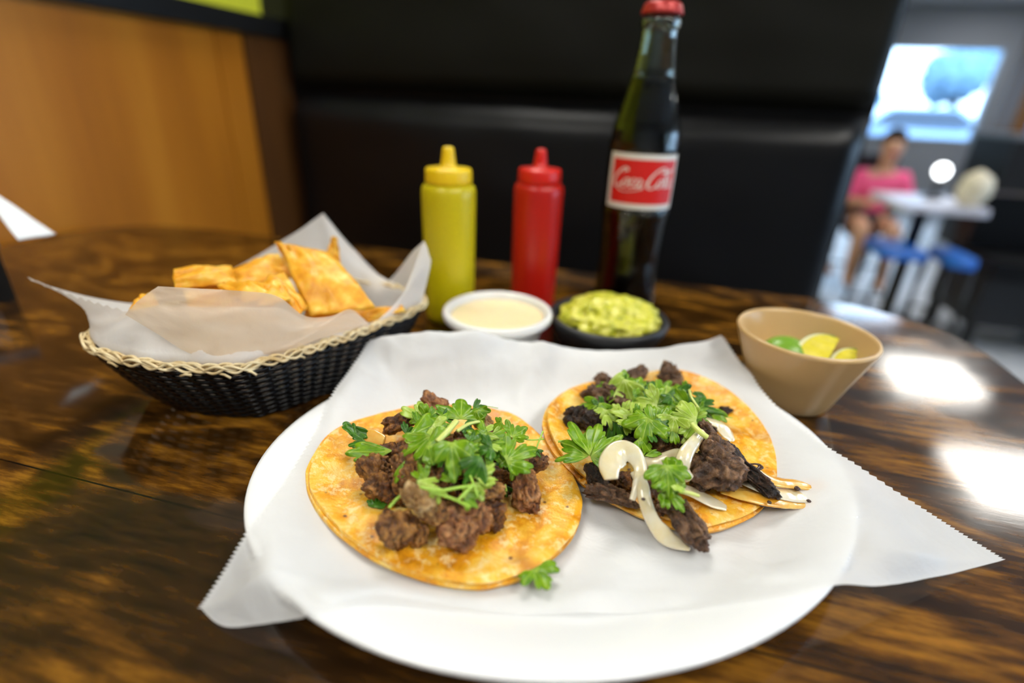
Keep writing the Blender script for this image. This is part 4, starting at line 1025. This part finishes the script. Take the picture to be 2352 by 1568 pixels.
for i, (cs, bl, lab, ed) in enumerate(chips):
    v, f = patch(cs, 22, bl, .0024, i*2.3+1, ed)
    o = mk('tortilla_chip', v, f, MT['chip'], origin=sum(cs, Vector())/4)
    s = o.modifiers.new('s', 'SOLIDIFY'); s.thickness = .0015; s.offset = 0
    tag(o, lab, 'chip', CHG)

# ------------------------------------------------------------------ squeeze bottles
def squeeze(base, h, mats, lab, nm):
    s = h/.1415; root = empty('squeeze_bottle', base, lab, 'bottle')
    body = [(.001, .0008), (.0185, .0008), (.0198, .0022), (.0204, .006), (.0210, .05), (.0216, .104), (.0215, .1085), (.0208, .1115), (.0190, .1135), (.0170, .1142), (.001, .1142)]
    MB().lathe(base, [(r*s, z*s) for r, z in body], 56).build('body', mats[0], root)
    cap = [(.0170, .1143), (.0181, .1148), (.0183, .1165), (.0181, .1242), (.0174, .1256), (.0070, .1262), (.0062, .1268), (.0054, .132), (.0046, .1385), (.0042, .1405), (.0030, .1414), (.0018, .1414), (.0018, .138), (.0005, .138)]
    c = MB().lathe(base, [(r*s, z*s) for r, z in cap], 56, flute=lambda a, z, r: (.00022*math.cos(a*40) if .1148*s < z < .125*s and r > .0178*s else 0)).build('cap', mats[1], root)
    return root
squeeze(P(1034, 728, 0), .1412, (MT['mustard'], MT['mustard_cap']), 'yellow plastic mustard squeeze bottle with nozzle cap behind the chip basket', 'm')
squeeze(P(1222, 702, 0), .1395, (MT['ketchup'], MT['ketchup_cap']), 'red plastic ketchup squeeze bottle with nozzle cap behind the white cup', 'k')

# ------------------------------------------------------------------ glass cola bottle
cb = P(1430, 693, 0)
cok = empty('glass_bottle', cb, 'tall glass cola bottle with red label and red crown cap', 'bottle')
prof = [(.0250, .0004), (.0275, .002), (.0285, .006), (.0286, .018), (.0280, .032), (.0274, .045), (.0276, .058), (.0284, .072), (.0293, .084), (.0299, .0885), (.0299, .092), (.0293, .0932), (.0293, .100), (.0296, .118), (.0293, .138), (.0293, .1405),
        (.0299, .1420), (.0297, .147), (.0286, .155), (.0266, .164), (.0240, .174), (.0212, .184), (.0188, .194), (.0170, .204), (.0157, .214), (.0148, .224), (.0145, .2305), (.0160, .2320), (.0163, .2345), (.0160, .2368), (.0140, .2378), (.0134, .242), (.0134, .2455)]
pz = [z for r, z in prof]; prr = [r for r, z in prof]
zs = sorted(set(list(np.linspace(.0004, .2455, 120).round(5)) + pz))
def cr_(z): return float(np.interp(z, pz, prr))
def flt(a, z, r):
    g = max(sm(.012, .03, z)*(1-sm(.076, .088, z)), sm(.146, .155, z)*(1-sm(.185, .20, z)))
    return -.0006*g*(abs(math.cos(a*8)))
outer = [(.001, .003), (.018, .003), (.022, .0006)]+[(cr_(z), z) for z in zs]
inner = [(cr_(z)-(.0030 if z < .2 else .0026), z) for z in reversed(zs) if z > .006]+[(.001, .006)]
MB().lathe(cb, outer+inner, 96, flute=lambda a, z, r: flt(a, z, r) if r > cr_(z)-.0015 else 0).build('glass_body', MT['glass'], cok)
liq = [(.001, .0065)]+[(cr_(z)-.00285, z) for z in zs if .0065 < z < .196]+[(cr_(.196)-.0026, .196), (.001, .1962)]
MB().lathe(cb, liq, 64).build('cola', MT['cola'], cok)
capp = [(.001, .2492), (.0115, .2490), (.0140, .2478), (.0150, .2458), (.0156, .2420), (.0160, .2405), (.0154, .2403), (.0146, .2440), (.001, .2462)]
MB().lathe(cb, capp, 84, flute=lambda a, z, r: (.0005*math.cos(a*21) if z < .243 and r > .015 else 0)).build('crown_cap', MT['crown'], cok)
# printed label: white border, red field, flowing white script
LA = math.atan2((CAM-cb).y, (CAM-cb).x)+math.radians(9); LW = math.radians(136)
def lab_sheet(w0, w1, z0, z1, off, nx=60):
    v = []; f = []
    for j in (0, 1, 2, 3, 4):
        z = z0+(z1-z0)*j/4
        for i in range(nx+1):
            a = LA+w0+(w1-w0)*i/nx; r = cr_(z)+off
            v.append(cb+Vector((r*math.cos(a), r*math.sin(a), z)))
    for j in range(4):
        for i in range(nx): f.append((j*(nx+1)+i, j*(nx+1)+i+1, (j+1)*(nx+1)+i+1, (j+1)*(nx+1)+i))
    return v, f
MB().add(*lab_sheet(-LW/2, LW/2, .0945, .1393, .00015)).build('label_border', MT['label_white'], cok)
MB().add(*lab_sheet(-LW/2+.15, LW/2-.15, .0990, .1348, .00030)).build('label_field', MT['label_red'], cok)
def script(strokes, scale, u0, v0, slant=.18):
    """strokes in a plane -> thin ribbons lying on the glass"""
    mb = MB()
    for pts, w in strokes:
        c = cat([Vector((x, y, 0)) for x, y in pts], max(24, len(pts)*8)); n = len(c); L = []; Rr = []
        for i in range(n):
            t = (c[min(i+1, n-1)]-c[max(i-1, 0)]).normalized(); nn = Vector((-t.y, t.x, 0))
            # broad-nib pen
            ww = w*.78*(.35+.65*abs(t.y))*min(1, .35+min(i, n-1-i)/5)
            L.append(c[i]+nn*ww); Rr.append(c[i]-nn*ww)
        def onb(q):
            u = (q.x+q.y*slant)*scale+u0; z = q.y*scale+v0; r = cr_(z)+.00042
            a = LA+u/.0295
            return cb+Vector((r*math.cos(a), r*math.sin(a), z))
        v = [onb(q) for q in L]+[onb(q) for q in Rr]
        mb.add(v, [(i, i+1, n+i+1, n+i) for i in range(n-1)])
    return mb
C1 = [([(2.35, 2.35), (2.2, 2.75), (1.75, 2.85), (1.1, 2.3), (.55, 1.3), (.55, .45), (1.0, .1), (1.6, .35), (2.1, .85)], .20), ([(1.75, 2.1), (1.95, 2.55), (2.35, 2.35)], .12)]
def o_(x): return [([(x+.45, 1.35), (x+.05, 1.05), (x, .45), (x+.28, .12), (x+.65, .4), (x+.72, .95), (x+.45, 1.35), (x+.75, 1.25), (x+1.0, 1.3)], .15)]
def c_(x): return [([(x+.75, 1.1), (x+.55, 1.35), (x+.15, 1.05), (x+.05, .45), (x+.35, .12), (x+.8, .4)], .16)]
def a_(x): return [([(x+.72, 1.15), (x+.4, 1.35), (x+.05, .9), (x+.08, .3), (x+.35, .15), (x+.7, .7), (x+.78, 1.3)], .15), ([(x+.8, 1.3), (x+.7, .4), (x+.95, .12), (x+1.25, .45)], .15)]
def l_(x): return [([(x+.1, .5), (x+.55, 1.6), (x+.75, 2.5), (x+.55, 2.75), (x+.3, 2.1), (x+.15, .9), (x+.3, .15), (x+.7, .45)], .15)]
C2 = [([(2.75, 2.2), (2.9, 2.7), (2.4, 3.0), (1.5, 2.5), (.7, 1.4), (.6, .4), (1.1, .0), (1.8, .3), (2.3, .9)], .22), ([(2.75, 2.2), (3.3, 2.55), (4.1, 2.55), (5.0, 2.9)], .17), ([(2.2, 2.0), (2.4, 2.5), (2.75, 2.2)], .1)]
sh = lambda S, dx: [([(x+dx, y) for x, y in p], w) for p, w in S]
strokes = C1+o_(2.15)+c_(3.15)+a_(4.0)+[([(5.15, .85), (5.6, 1.0)], .14)]+sh(C2, 5.25)+o_(7.35)+l_(8.3)+a_(9.0)
strokes += [([(1.2, .0), (2.1, -.45), (3.3, -.5), (4.6, -.2), (5.4, .1)], .16)]
WID = 10.6; SC = (LW-.36)*.0295/WID
sm_ = script(strokes, SC, -(WID/2)*SC-.0010, .1120)
sm_.build('script_lettering', MT['label_white'], cok)
MB().lathe(cb, [(.0297, .0890), (.0304, .0898), (.0304, .0912), (.0297, .0920)], 96).build('neck_ring', MT['glass'], cok)

# ------------------------------------------------------------------ cups and bowls
cup = P(1143, 712, .033); cup = Vector((cup.x, cup.y, TZ))
cup_ = empty('sauce_cup', cup, 'white sauce cup full of creamy orange salsa in front of the bottles', 'cup')
R_ = .0408
MB().lathe(cup, [(.001, .0), (.0265, .0), (.0285, .001), (.0300, .006), (.0330, .018), (.0360, .026), (.0385, .0268), (.0405, .0278), (.0412, .0305), (.0405, .0332), (.0385, .0343), (.0365, .0334), (.0352, .0305), (.0335, .022), (.0290, .004), (.001, .0035)], 72).build('cup_body', MT['ceramic'], cup_)
v = []; f = []; n = 64
for j in range(9):
    for i in range(n):
        a = 2*PI*i/n; q = j/8*.0346
        v.append(cup+Vector((q*math.cos(a), q*math.sin(a), .0282+(.0008*noise.noise(Vector((q*math.cos(a)*90, q*math.sin(a)*90, 3))) if j < 8 else .0006))))
for j in range(8):
    for i in range(n): f.append((j*n+i, j*n+(i+1) % n, (j+1)*n+(i+1) % n, (j+1)*n+i))
tag(mk('salsa', v, f, MT['sauce'], origin=cup+Vector((0, 0, .028))), 'creamy pale orange salsa filling the white cup', 'salsa')

gb = P(1396, 727, .025); gb = Vector((gb.x, gb.y, TZ))
gb_ = empty('small_bowl', gb, 'small black stone-look bowl holding guacamole in front of the cola bottle', 'bowl')
MB().lathe(gb, [(.001, .0005), (.026, .0005), (.031, .002), (.0385, .009), (.0440, .017), (.0462, .0225), (.0466, .0252), (.0455, .0268), (.0430, .0272), (.0410, .0262), (.0395, .0225), (.0350, .013), (.026, .0065), (.001, .005)], 72, flute=lambda a, z, r: .00035*noise.noise(Vector((a*9, z*300, r*40)))).build('bowl_body', MT['molca'], gb_)
vs, fs = ico_data(5); v = []
for p in vs:
    d = 1+.16*fbm(p*2.3+Vector((4, 1, 2)), 3)+.15*(1-abs(noise.noise(p*4.4))*2)+.07*(1-abs(noise.noise(p*9))*2)
    q = Vector((p.x*.0335, p.y*.0300, max(p.z, -.5)*.0155))*d
    v.append(gb+Vector((.002, -.001, .0225))+q)
tag(mk('guacamole', v, fs, MT['guac'], origin=gb+Vector((0, 0, .02))), 'lumpy light green guacamole heaped in the small black bowl', 'guacamole')

tb = P(1858, 776, .046); tb = Vector((.1885, .3095, TZ))
tb_ = empty('lime_bowl', tb, 'tan plastic bowl with lime wedges standing right of the plate', 'bowl')
MB().lathe(tb, [(.001, .001), (.0205, .001), (.0215, .0), (.0240, .0), (.0250, .0015), (.0280, .010), (.0330, .024), (.0380, .037), (.0412, .0462), (.0418, .0478), (.0412, .0490), (.0396, .0490), (.0388, .0472), (.0360, .039), (.0305, .025), (.0245, .009), (.0200, .0045), (.001, .004)], 96).build('bowl_body', MT['tan'], tb_)
def wedge(c, L, rad, half, along, out, lab):
    """c = middle of the thin inner edge; rind bulges toward out"""
    x = along.normalized(); z = (out-x*out.dot(x)).normalized(); y = z.cross(x)
    nu, nv = 18, 10; v = []; 
    def sp(u, w_, k=1):
        t = u*PI/2*.97; rr = rad*math.cos(t)**.75*k
        return c+x*(math.sin(t)*L)+z*(rr*math.cos(w_))+y*(rr*math.sin(w_))
    v = []; f = []
    for j in range(nv+1):
        for i in range(nu+1): v.append(sp(-1+2*i/nu, half*(-1+2*j/nv)))
    for j in range(nv):
        for i in range(nu): f.append((j*(nu+1)+i, j*(nu+1)+i+1, (j+1)*(nu+1)+i+1, (j+1)*(nu+1)+i))
    fl_ = MB(); pt = MB()
    for s in (-1, 1):
        vv = []; ff = []; v2 = []; f2 = []
        for q in range(7):
            for i in range(nu+1):
                b = sp(-1+2*i/nu, half*s, .90*q/6); vv.append(b+y*s*.0004*math.sin(PI*q/6)*math.cos(i*2.2)*2)
        for q in range(6):
            for i in range(nu): ff.append((q*(nu+1)+i, q*(nu+1)+i+1, (q+1)*(nu+1)+i+1, (q+1)*(nu+1)+i))
        for k in (.88, 1.0):
            for i in range(nu+1): v2.append(sp(-1+2*i/nu, half*s, k)+y*s*.0001)
        f2 = [(i, i+1, nu+2+i, nu+1+i) for i in range(nu)]
        fl_.add(vv, ff); pt.add(v2, f2)
    root = empty('lime_wedge', c, lab, 'lime', 'lime wedges in the tan bowl')
    fl_.build('flesh', MT['lime_flesh'], root); pt.build('pith', MT['lime_pith'], root)
    mk('rind', v, f, MT['lime_skin'], root, solid=.0006)
def B(px, py, z): return P(px, py, z)
def face_wedge(px, py, z, L, rad, half, ang, nf, lab):
    c = P(px, py, z); a = math.radians(ang); d = CR*math.cos(a)+CU*math.sin(a); view = (CAM-c).normalized()
    n_ = (Vector((0, 0, 1))*nf[0]+view*nf[1]+CR*nf[2]).normalized(); d = (d-n_*d.dot(n_)).normalized()
    wedge(c, L, rad, half, n_.cross(d), d*math.cos(half)-n_*math.sin(half), lab)
face_wedge(1902, 826, .031, .017, .0200, .50, 146, (.5, 1, .1), 'lime wedge with bright yellow flesh facing the camera in the middle of the tan bowl')
wedge(P(1800, 822, .022), .0165, .0150, .75, P(1835, 812, .030)-P(1740, 795, .033), P(1775, 770, .045)-P(1785, 822, .026), 'green-skinned lime wedge at the left side of the tan bowl')
face_wedge(1965, 846, .029, .014, .0150, .45, 150, (.6, .9, .1), 'pale lime wedge low at the right side of the tan bowl')

# ------------------------------------------------------------------ napkin dispenser at the left edge
nb = empty('napkin_dispenser', (-.560, .455, TZ), 'dark napkin dispenser cut off at the left edge of the picture', 'dispenser')
nc = P(40, 690, 0); dd = Vector((nc.x, nc.y, 0)).normalized(); rr_ = Vector((dd.y, -dd.x, 0)); ax = (rr_, dd, Vector((0, 0, 1)))
n0 = Vector((nc.x, nc.y, TZ))-rr_*.0475+dd*.045
MB().box(n0+Vector((0, 0, .0225)), .095, .085, .045, ax).build('box', MT['black_metal'], nb, smooth=False)
MB().box(n0+Vector((0, 0, .0500)), .099, .089, .008, ax).build('lid', MT['chrome'], nb, smooth=False)
MB().box(n0-dd*.0435+Vector((0, 0, .022)), .070, .003, .030, ax).build('face_plate', MT['chrome'], nb, smooth=False)
yy = n0.y
v, f = patch([PY(-60, 425, yy-.01), PY(2, 452, yy-.005), PY(128, 538, yy-.015), PY(42, 552, yy-.035)], 16, .002, .0008, 5)
nk = mk('napkin', v, f, MT['napkin'], origin=n0+Vector((0, 0, .06)), solid=.0006)
tag(nk, 'white folded napkin corner sticking out of the dispenser', 'napkin')

# ------------------------------------------------------------------ dining room beyond the booth
def G(px, py, z): return P(px, py, z-TZ)
MT['chair'] = pbr('black_chair_frame', (.010, .010, .011), .4)
MT['blue_seat'] = pbr('blue_vinyl_seat', (.02, .16, .62), .4)
MT['tabtop'] = pbr('pale_laminate', (.62, .62, .72), .3)
MT['skin'] = pbr('skin', (.62, .34, .22), .55, sss=.1)
MT['pink'] = pbr('pink_cloth', (.86, .10, .26), .8)
MT['grey_cloth'] = pbr('grey_cloth', (.45, .47, .46), .8)
MT['denim'] = pbr('dark_denim', (.03, .035, .05), .8)
MT['hair'] = pbr('dark_hair', (.02, .014, .01), .6)
tc_ = G(2150, 462, .75)
def cafe_table(c, w_, d_, lab, top=MT['tabtop']):
    t = empty('dining_table', Vector((c.x, c.y, 0)), lab, 'table', 'dining tables beyond the booth')
    b = Vector((c.x, c.y, 0))
    MB().add(*slab([((b.dot(E1))+p, (b.dot(E2))+q) for p, q in rrect(-w_/2, w_/2, -d_/2, d_/2, .04, 5)], .715, .75, .004)).build('table_top', top, t, smooth=False)
    MB().lathe(b, [(.001, .714), (.12, .714), (.12, .70), (.035, .69), (.035, .06), (.05, .04), (.26, .025), (.27, .0005), (.001, .0005)], 24).build('pedestal', MT['chair'], t)
    return t
cafe_table(tc_+E2*.02-E1*.04, .42, .50, 'pale topped dining table in front of the pink shirted diner')
bq = tc_+E1*.62-E2*.02
bb = empty('padded_bench', Vector((bq.x, bq.y, 0)), 'black padded bench end right of the pale table', 'bench')
a_, b_ = bq.dot(E1), bq.dot(E2)
MB().rbox(a_-.36, a_+.9, b_-.22, b_+.28, .14, .40).build('base', MT['chair'], bb, smooth=False)
MB().rbox(a_-.36, a_+.9, b_-.24, b_+.26, .405, .50).build('seat', MT['vinyl'], bb, smooth=False)
MB().rbox(a_-.36, a_+.9, b_+.10, b_+.26, .505, .80).build('backrest', MT['vinyl'], bb, smooth=False)
for x in (-.32, .2, .8):
    for y in (-.18, .22): MB().rbox(a_+x-.02, a_+x+.02, b_+y-.02, b_+y+.02, .0005, .139).build('leg', MT['chair'], bb, smooth=False)
def chair_proto():
    t = empty('dining_chair', (0, 0, 0), 'x', 'chair', 'dining chairs beyond the booth')
    MB().box((0, 0, .455), .42, .42, .045).build('seat', MT['blue_seat'], t, smooth=False)
    bm_ = MB(); bm_.box((0, .20, .76), .38, .025, .30); bm_.build('backrest', MT['chair'], t, smooth=False)
    for sx in (-1, 1):
        for sy in (-1, 1):
            MB().sweep([(sx*.19, sy*.19, .43), (sx*.205, sy*.215, .0005)], .014, .014, Vector((1, 0, 0)), 8).build('leg', MT['chair'], t)
        MB().sweep([(sx*.19, .19, .44), (sx*.18, .215, .92)], .014, .014, Vector((1, 0, 0)), 8).build('back_post', MT['chair'], t)
    MB().sweep([(-.2, 0, .14), (.2, 0, .14)], .010, .010, None, 8).build('stretcher', MT['chair'], t)
    return t
ch0 = chair_proto()
cs_ = [(tc_+E2*.90+E1*-.03, 0, 'black chair the pink shirted diner sits on'), (tc_+E2*.90+E1*-.62, 10, 'black chair the grey shirted diner sits on')]
for i, (q, a, lab) in enumerate(cs_):
    c = ch0 if i == 0 else copy_tree(ch0)
    c.location = (q.x, q.y, 0); c.rotation_euler = (0, 0, ROOMA+math.radians(a)); c['label'] = lab
    for chh in c.children:
        if chh.name.startswith('seat'): chh.data.materials[0] = MT['chair']
def stool(c, lab, w_=.36):
    t = empty('stool', Vector((c.x, c.y, 0)), lab, 'stool', 'blue stools under the pale table'); b = org(t)
    MB().add(*slab([(b.dot(E1)+p, b.dot(E2)+q) for p, q in rrect(-w_/2, w_/2, -.17, .17, .06, 5)], .46, .51, .012)).build('seat', MT['blue_seat'], t, smooth=False)
    for sx in (-1, 1):
        for sy in (-1, 1):
            MB().sweep([b+E1*(sx*w_*.40)+E2*(sy*.13)+Vector((0, 0, .459)), b+E1*(sx*w_*.46)+E2*(sy*.16)+Vector((0, 0, .0005))], .012, .012, Vector((1, 0, 0)), 8).build('leg', MT['chair'], t)
    MB().sweep([b-E1*w_*.43+E2*.14+Vector((0, 0, .15)), b+E1*w_*.43+E2*.14+Vector((0, 0, .15))], .008, .008, None, 8).build('rung', MT['chair'], t)
stool(tc_-E2*.08-E1*.15, 'blue topped stool tucked under the left half of the pale table', .24)
stool(tc_-E2*.16+E1*.10, 'smaller blue topped stool under the right half of the pale table', .13)
def person(base, face, shirt, lab, z=.48, sc_=1.0):
    """seated figure; base under the hips, face = direction it looks"""
    fwd = Vector((face.x, face.y, 0)).normalized(); rt = Vector((fwd.y, -fwd.x, 0)); up = Vector((0, 0, 1))
    def q(r, f_, h): return Vector((base.x, base.y, 0))+rt*r*sc_+fwd*f_*sc_+up*(z+(h*sc_))
    V = [(q(0, 0, .09), .13), (q(0, .02, .25), .125), (q(0, .03, .42), .14), (q(0, .04, .52), .06), (q(0, .06, .60), .055), (q(0, .08, .70), .095), (q(0, .08, .78), .085),
         (q(.17, .03, .46), .06), (q(.24, .10, .24), .047), (q(.14, .34, .26), .036), (q(.08, .42, .28), .03),
         (q(-.17, .03, .46), .06), (q(-.24, .10, .24), .047), (q(-.14, .34, .26), .036), (q(-.08, .42, .28), .03),
         (q(.10, .02, .06), .09), (q(.12, .44, .06), .07), (q(.12, .45, -.36), .045), (q(.12, .56, -.43), .035),
         (q(-.10, .02, .06), .09), (q(-.12, .44, .06), .07), (q(-.12, .45, -.36), .045), (q(-.12, .56, -.43), .035)]
    Ed = [(0, 1), (1, 2), (2, 3), (3, 4), (4, 5), (5, 6), (2, 7), (7, 8), (8, 9), (9, 10), (2, 11), (11, 12), (12, 13), (13, 14), (0, 15), (15, 16), (16, 17), (17, 18), (0, 19), (19, 20), (20, 21), (21, 22)]
    root = empty('person', (base.x, base.y, 0), lab, 'person')
    me = bpy.data.meshes.new('body'); me.from_pydata([tuple(p-Vector((base.x, base.y, 0))) for p, r in V], Ed, []); o = bpy.data.objects.new('body', me); COL.objects.link(o); o.parent = root
    o.modifiers.new('skin', 'SKIN'); s = o.modifiers.new('sub', 'SUBSURF'); s.levels = 2; s.render_levels = 2
    for i, (p, r) in enumerate(V): me.skin_vertices[0].data[i].radius = (r*sc_, r*sc_)
    me.skin_vertices[0].data[0].use_root = True
    me.materials.append(MT['skin']); ORG[o.name] = Vector((base.x, base.y, 0))
    # clothes follow the body
    def cloth(name, idx, edges, extra, mat):
        mm = bpy.data.meshes.new(name); mp_ = {k: i for i, k in enumerate(idx)}
        mm.from_pydata([tuple(V[k][0]-Vector((base.x, base.y, 0))) for k in idx], [(mp_[a], mp_[b]) for a, b in edges], [])
        ob = bpy.data.objects.new(name, mm); COL.objects.link(ob); ob.parent = root
        ob.modifiers.new('skin', 'SKIN'); s = ob.modifiers.new('sub', 'SUBSURF'); s.levels = 2; s.render_levels = 2
        for k in idx: mm.skin_vertices[0].data[mp_[k]].radius = ((V[k][1]+extra)*sc_,)*2
        mm.skin_vertices[0].data[0].use_root = True
        mm.materials.append(mat)
    cloth('shirt', [0, 1, 2, 7, 8, 11, 12], [(0, 1), (1, 2), (2, 7), (7, 8), (2, 11), (11, 12)], .016, shirt)
    cloth('shorts', [0, 15, 19], [(0, 15), (0, 19)], .02, MT['denim'])
    vs, fs = ico_data(3)
    hc = q(0, .055, .765)
    mk('hair', [hc+(rt*p.x*.098+fwd*p.y*.108+up*p.z*.105)*sc_*(1+.03*noise.noise(p*5)) for p in vs if 1], [f_ for f_ in fs if all(vs[i].z*.9-vs[i].y*.75 > -.1 for i in f_)], MT['hair'], root)
    fc = MB()
    for s in (-1, 1): fc.add([q(s*.034, .165, .735)+p*.011*sc_ for p in ico_data(1)[0]], ico_data(1)[1])
    fc.build('eyes', MT['hair'], root)
    MB().add([q(0, .178, .705)+(rt*p.x*.013+fwd*p.y*.02+up*p.z*.022)*sc_ for p in ico_data(2)[0]], ico_data(2)[1]).build('nose', MT['skin'], root)
    MB().add([q(0, .160, .665)+(rt*p.x*.026+fwd*p.y*.008+up*p.z*.007)*sc_ for p in ico_data(2)[0]], ico_data(2)[1]).build('mouth', MT['pink'], root)
    return root
pb = tc_+E2*.78-E1*.03
person(pb, -E2-E1*.1, MT['pink'], 'blurred person in a bright pink shirt sitting behind the pale table', z=.44, sc_=.76)
person(tc_+E2*.80+E1*-.60, E1*.6-E2*.6, MT['grey_cloth'], 'blurred person in grey sitting beside the booth edge', sc_=.80)
# white globe lamp and cream bag on the tables
gl = tc_+E1*.02+E2*.10
g = empty('table_lamp', Vector((gl.x, gl.y, .751)), 'round glowing white lamp on the pale table right of the pink shirt', 'lamp')
gc = Vector((gl.x, gl.y, .751))
MB().lathe(gc, [(.001, 0), (.05, 0), (.05, .01), (.012, .02), (.012, .11), (.02, .115)], 24).build('base', MT['chair'], g)
MT['globe'] = pbr('lamp_globe', (.9, .9, .9), .4, emit=(.93, .97, 1), es=6)
MB().lathe(gc, [(.02, .112)]+[(.036*math.sin(a), .150-.036*math.cos(a)) for a in np.linspace(.25, PI-.01, 14)], 24).build('shade', MT['globe'], g)
MT['cream'] = pbr('cream_paper_bag', (.80, .72, .55), .8)
bgp = tc_+E1*.10-E2*.12
vs, fs = ico_data(4)
tag(mk('paper_bag', [Vector((bgp.x, bgp.y, .835))+Vector((p.x*.075, p.y*.07, max(p.z, -.85)*.095))*(1+.12*noise.noise(p*2.4)+.05*noise.noise(p*6)) for p in vs], fs, MT['cream'], origin=(bgp.x, bgp.y, .75)),
    'rounded cream paper bag on the right end of the pale table', 'bag')
# blackish serving counter to the right
ctr = G(2330, 470, .75)+E2*1.4+E1*.6
cn = empty('service_counter', Vector((ctr.x, ctr.y, 0))+E2*1.2+E1*1.0, 'long black counter against the right side beyond the tables', 'counter')
b = org(cn); a_1, b_1 = b.dot(E1), b.dot(E2)
MB().rbox(a_1-.55, a_1+1.4, b_1-.35, b_1+.35, .0005, 1.02).build('body', MT['chair'], cn, smooth=False)
MB().rbox(a_1-.58, a_1+1.43, b_1-.38, b_1+.38, 1.022, 1.06).build('counter_top', pbr('grey_counter_top', (.20, .22, .26), .3), cn, smooth=False)
for i in range(5):
    q = Vector((b.x, b.y, 0))+E1*(-.35+i*.32)+E2*(-.15+.1*(i % 2))
    rr = .05+.012*(i % 3); col = ((.10, .25, .75), (.75, .8, .9), (.05, .12, .45), (.5, .6, .85), (.1, .3, .8))[i]
    o = MB().lathe(q+Vector((0, 0, 1.061)), [(.001, 0), (rr, 0), (rr*1.05, .06), (rr, .16), (rr*.4, .22), (rr*.38, .27), (.001, .27)], 20).build('jar', pbr('jar_colour', col, .3), origin=q+Vector((0, 0, 1.061)))
    tag(o, ('blue jar at the left end of the black counter', 'white jar second on the black counter', 'dark blue jar in the middle of the black counter', 'pale blue jar fourth on the black counter', 'bright blue jar at the right end of the black counter')[i], 'jar', 'jars on the counter')
# orange wooden pillar
pil = azx(2335, 200, 7.5)[0]
tag(MB().rbox(pil+.0, pil+.45, 7.3, 7.7, .0005, CZ-.001).build('pillar', pbr('orange_wood_pillar', (.22, .10, .03), .5), smooth=False, origin=R(pil, 7.5, 0)), 'orange brown wooden pillar right of the big window', 'pillar')
# cars and trees outside the window
MT['carp'] = pbr('pale_blue_car_paint', (.35, .50, .70), .25, coat=.5)
MT['carw'] = pbr('white_car_paint', (.75, .8, .85), .25, coat=.5)
MT['cgl'] = pbr('car_glass', (.03, .05, .08), .08)
def car(c, mat, lab):
    r_ = empty('car', Vector((c.x, c.y, -.05)), lab, 'car', 'parked cars outside')
    side = [(-2.1, .35), (-2.1, .75), (-1.9, .9), (-1.1, .98), (-.6, 1.38), (.7, 1.40), (1.35, 1.0), (2.0, .9), (2.15, .7), (2.15, .35)]
    n = len(side); v = [Vector((c.x, c.y, -.05))+E1*x+E2*s*.85*(1 if z < 1 else .82)+Vector((0, 0, z)) for s in (-1, 1) for x, z in side]
    f = [(i, (i+1) % n, n+(i+1) % n, n+i) for i in range(n)]+[tuple(range(n)), tuple(reversed(range(n, 2*n)))]
    mk('body', v, f, mat, r_, smooth=False)
    for s in (-1, 1):
        wv = [Vector((c.x, c.y, -.05))+E1*x+E2*(s*.85*k)+Vector((0, 0, z)) for x, z, k in ((-1.0, 1.0, 1.0), (-.55, 1.33, .86), (.62, 1.34, .86), (1.1, 1.02, 1.0))]
        mk('side_window', wv, [(0, 1, 2, 3)], MT['cgl'], r_, smooth=False)
        for x in (-1.35, 1.4):
            cc = Vector((c.x, c.y, -.05))+E1*x+E2*(s*.80)+Vector((0, 0, .32))
            wv = [cc+E1*(.32*math.cos(a))+Vector((0, 0, .32*math.sin(a)))+E2*k for k in (-.1, .1) for a in np.linspace(0, 2*PI, 20, False)]
            mk('wheel', wv, [(i, (i+1) % 20, 20+(i+1) % 20, 20+i) for i in range(20)]+[tuple(range(20)), tuple(range(20, 40))], MT['chair'], r_, smooth=False)
car(R(5.3, 14.6, 0), MT['carp'], 'pale blue car parked outside behind the big window, left part')
car(R(9.0, 17.5, 0), MT['carw'], 'whitish car parked outside to the right of the blue car')
MT['leafy'] = pbr('bluish_tree_crown', rough=.9, cols=[(.3, (.09, .20, .30)), (.7, (.26, .42, .55))], scale=6, bs=5, bstr=1)
def tree(c, h, r, lab):
    t = empty('tree', Vector((c.x, c.y, -.05)), lab, 'tree', 'trees outside'); b = org(t)
    MB().sweep([b, b+Vector((.1, 0, h*.5)), b+Vector((0, .1, h*.8))], .14, .14, Vector((1, 0, 0)), 8).build('trunk', MT['chair'], t)
    vs, fs = ico_data(4); mb = MB()
    for k in range(5):
        cc = b+Vector((rnd.uniform(-.6, .6)*r, rnd.uniform(-.6, .6)*r, h+rnd.uniform(-.3, .4)*r))
        mb.add([cc+p*r*.62*(1+.25*noise.noise(p*3+cc)+.12*noise.noise(p*8)) for p in vs], fs)
    mb.build('crown', MT['leafy'], t)
tree(R(9.2, 22, 0), 2.5, 1.0, 'round bluish tree outside behind the big window, right side')
tree(R(7.3, 26, 0), 1.7, .9, 'low bluish tree outside behind the big window, middle')
tree(R(12.2, 21, 0), 2.4, 1.8, 'bluish tree outside behind the right window')
tree(R(5.2, 30, 0), 1.6, .9, 'smallest far bluish tree outside behind the big window, left side')
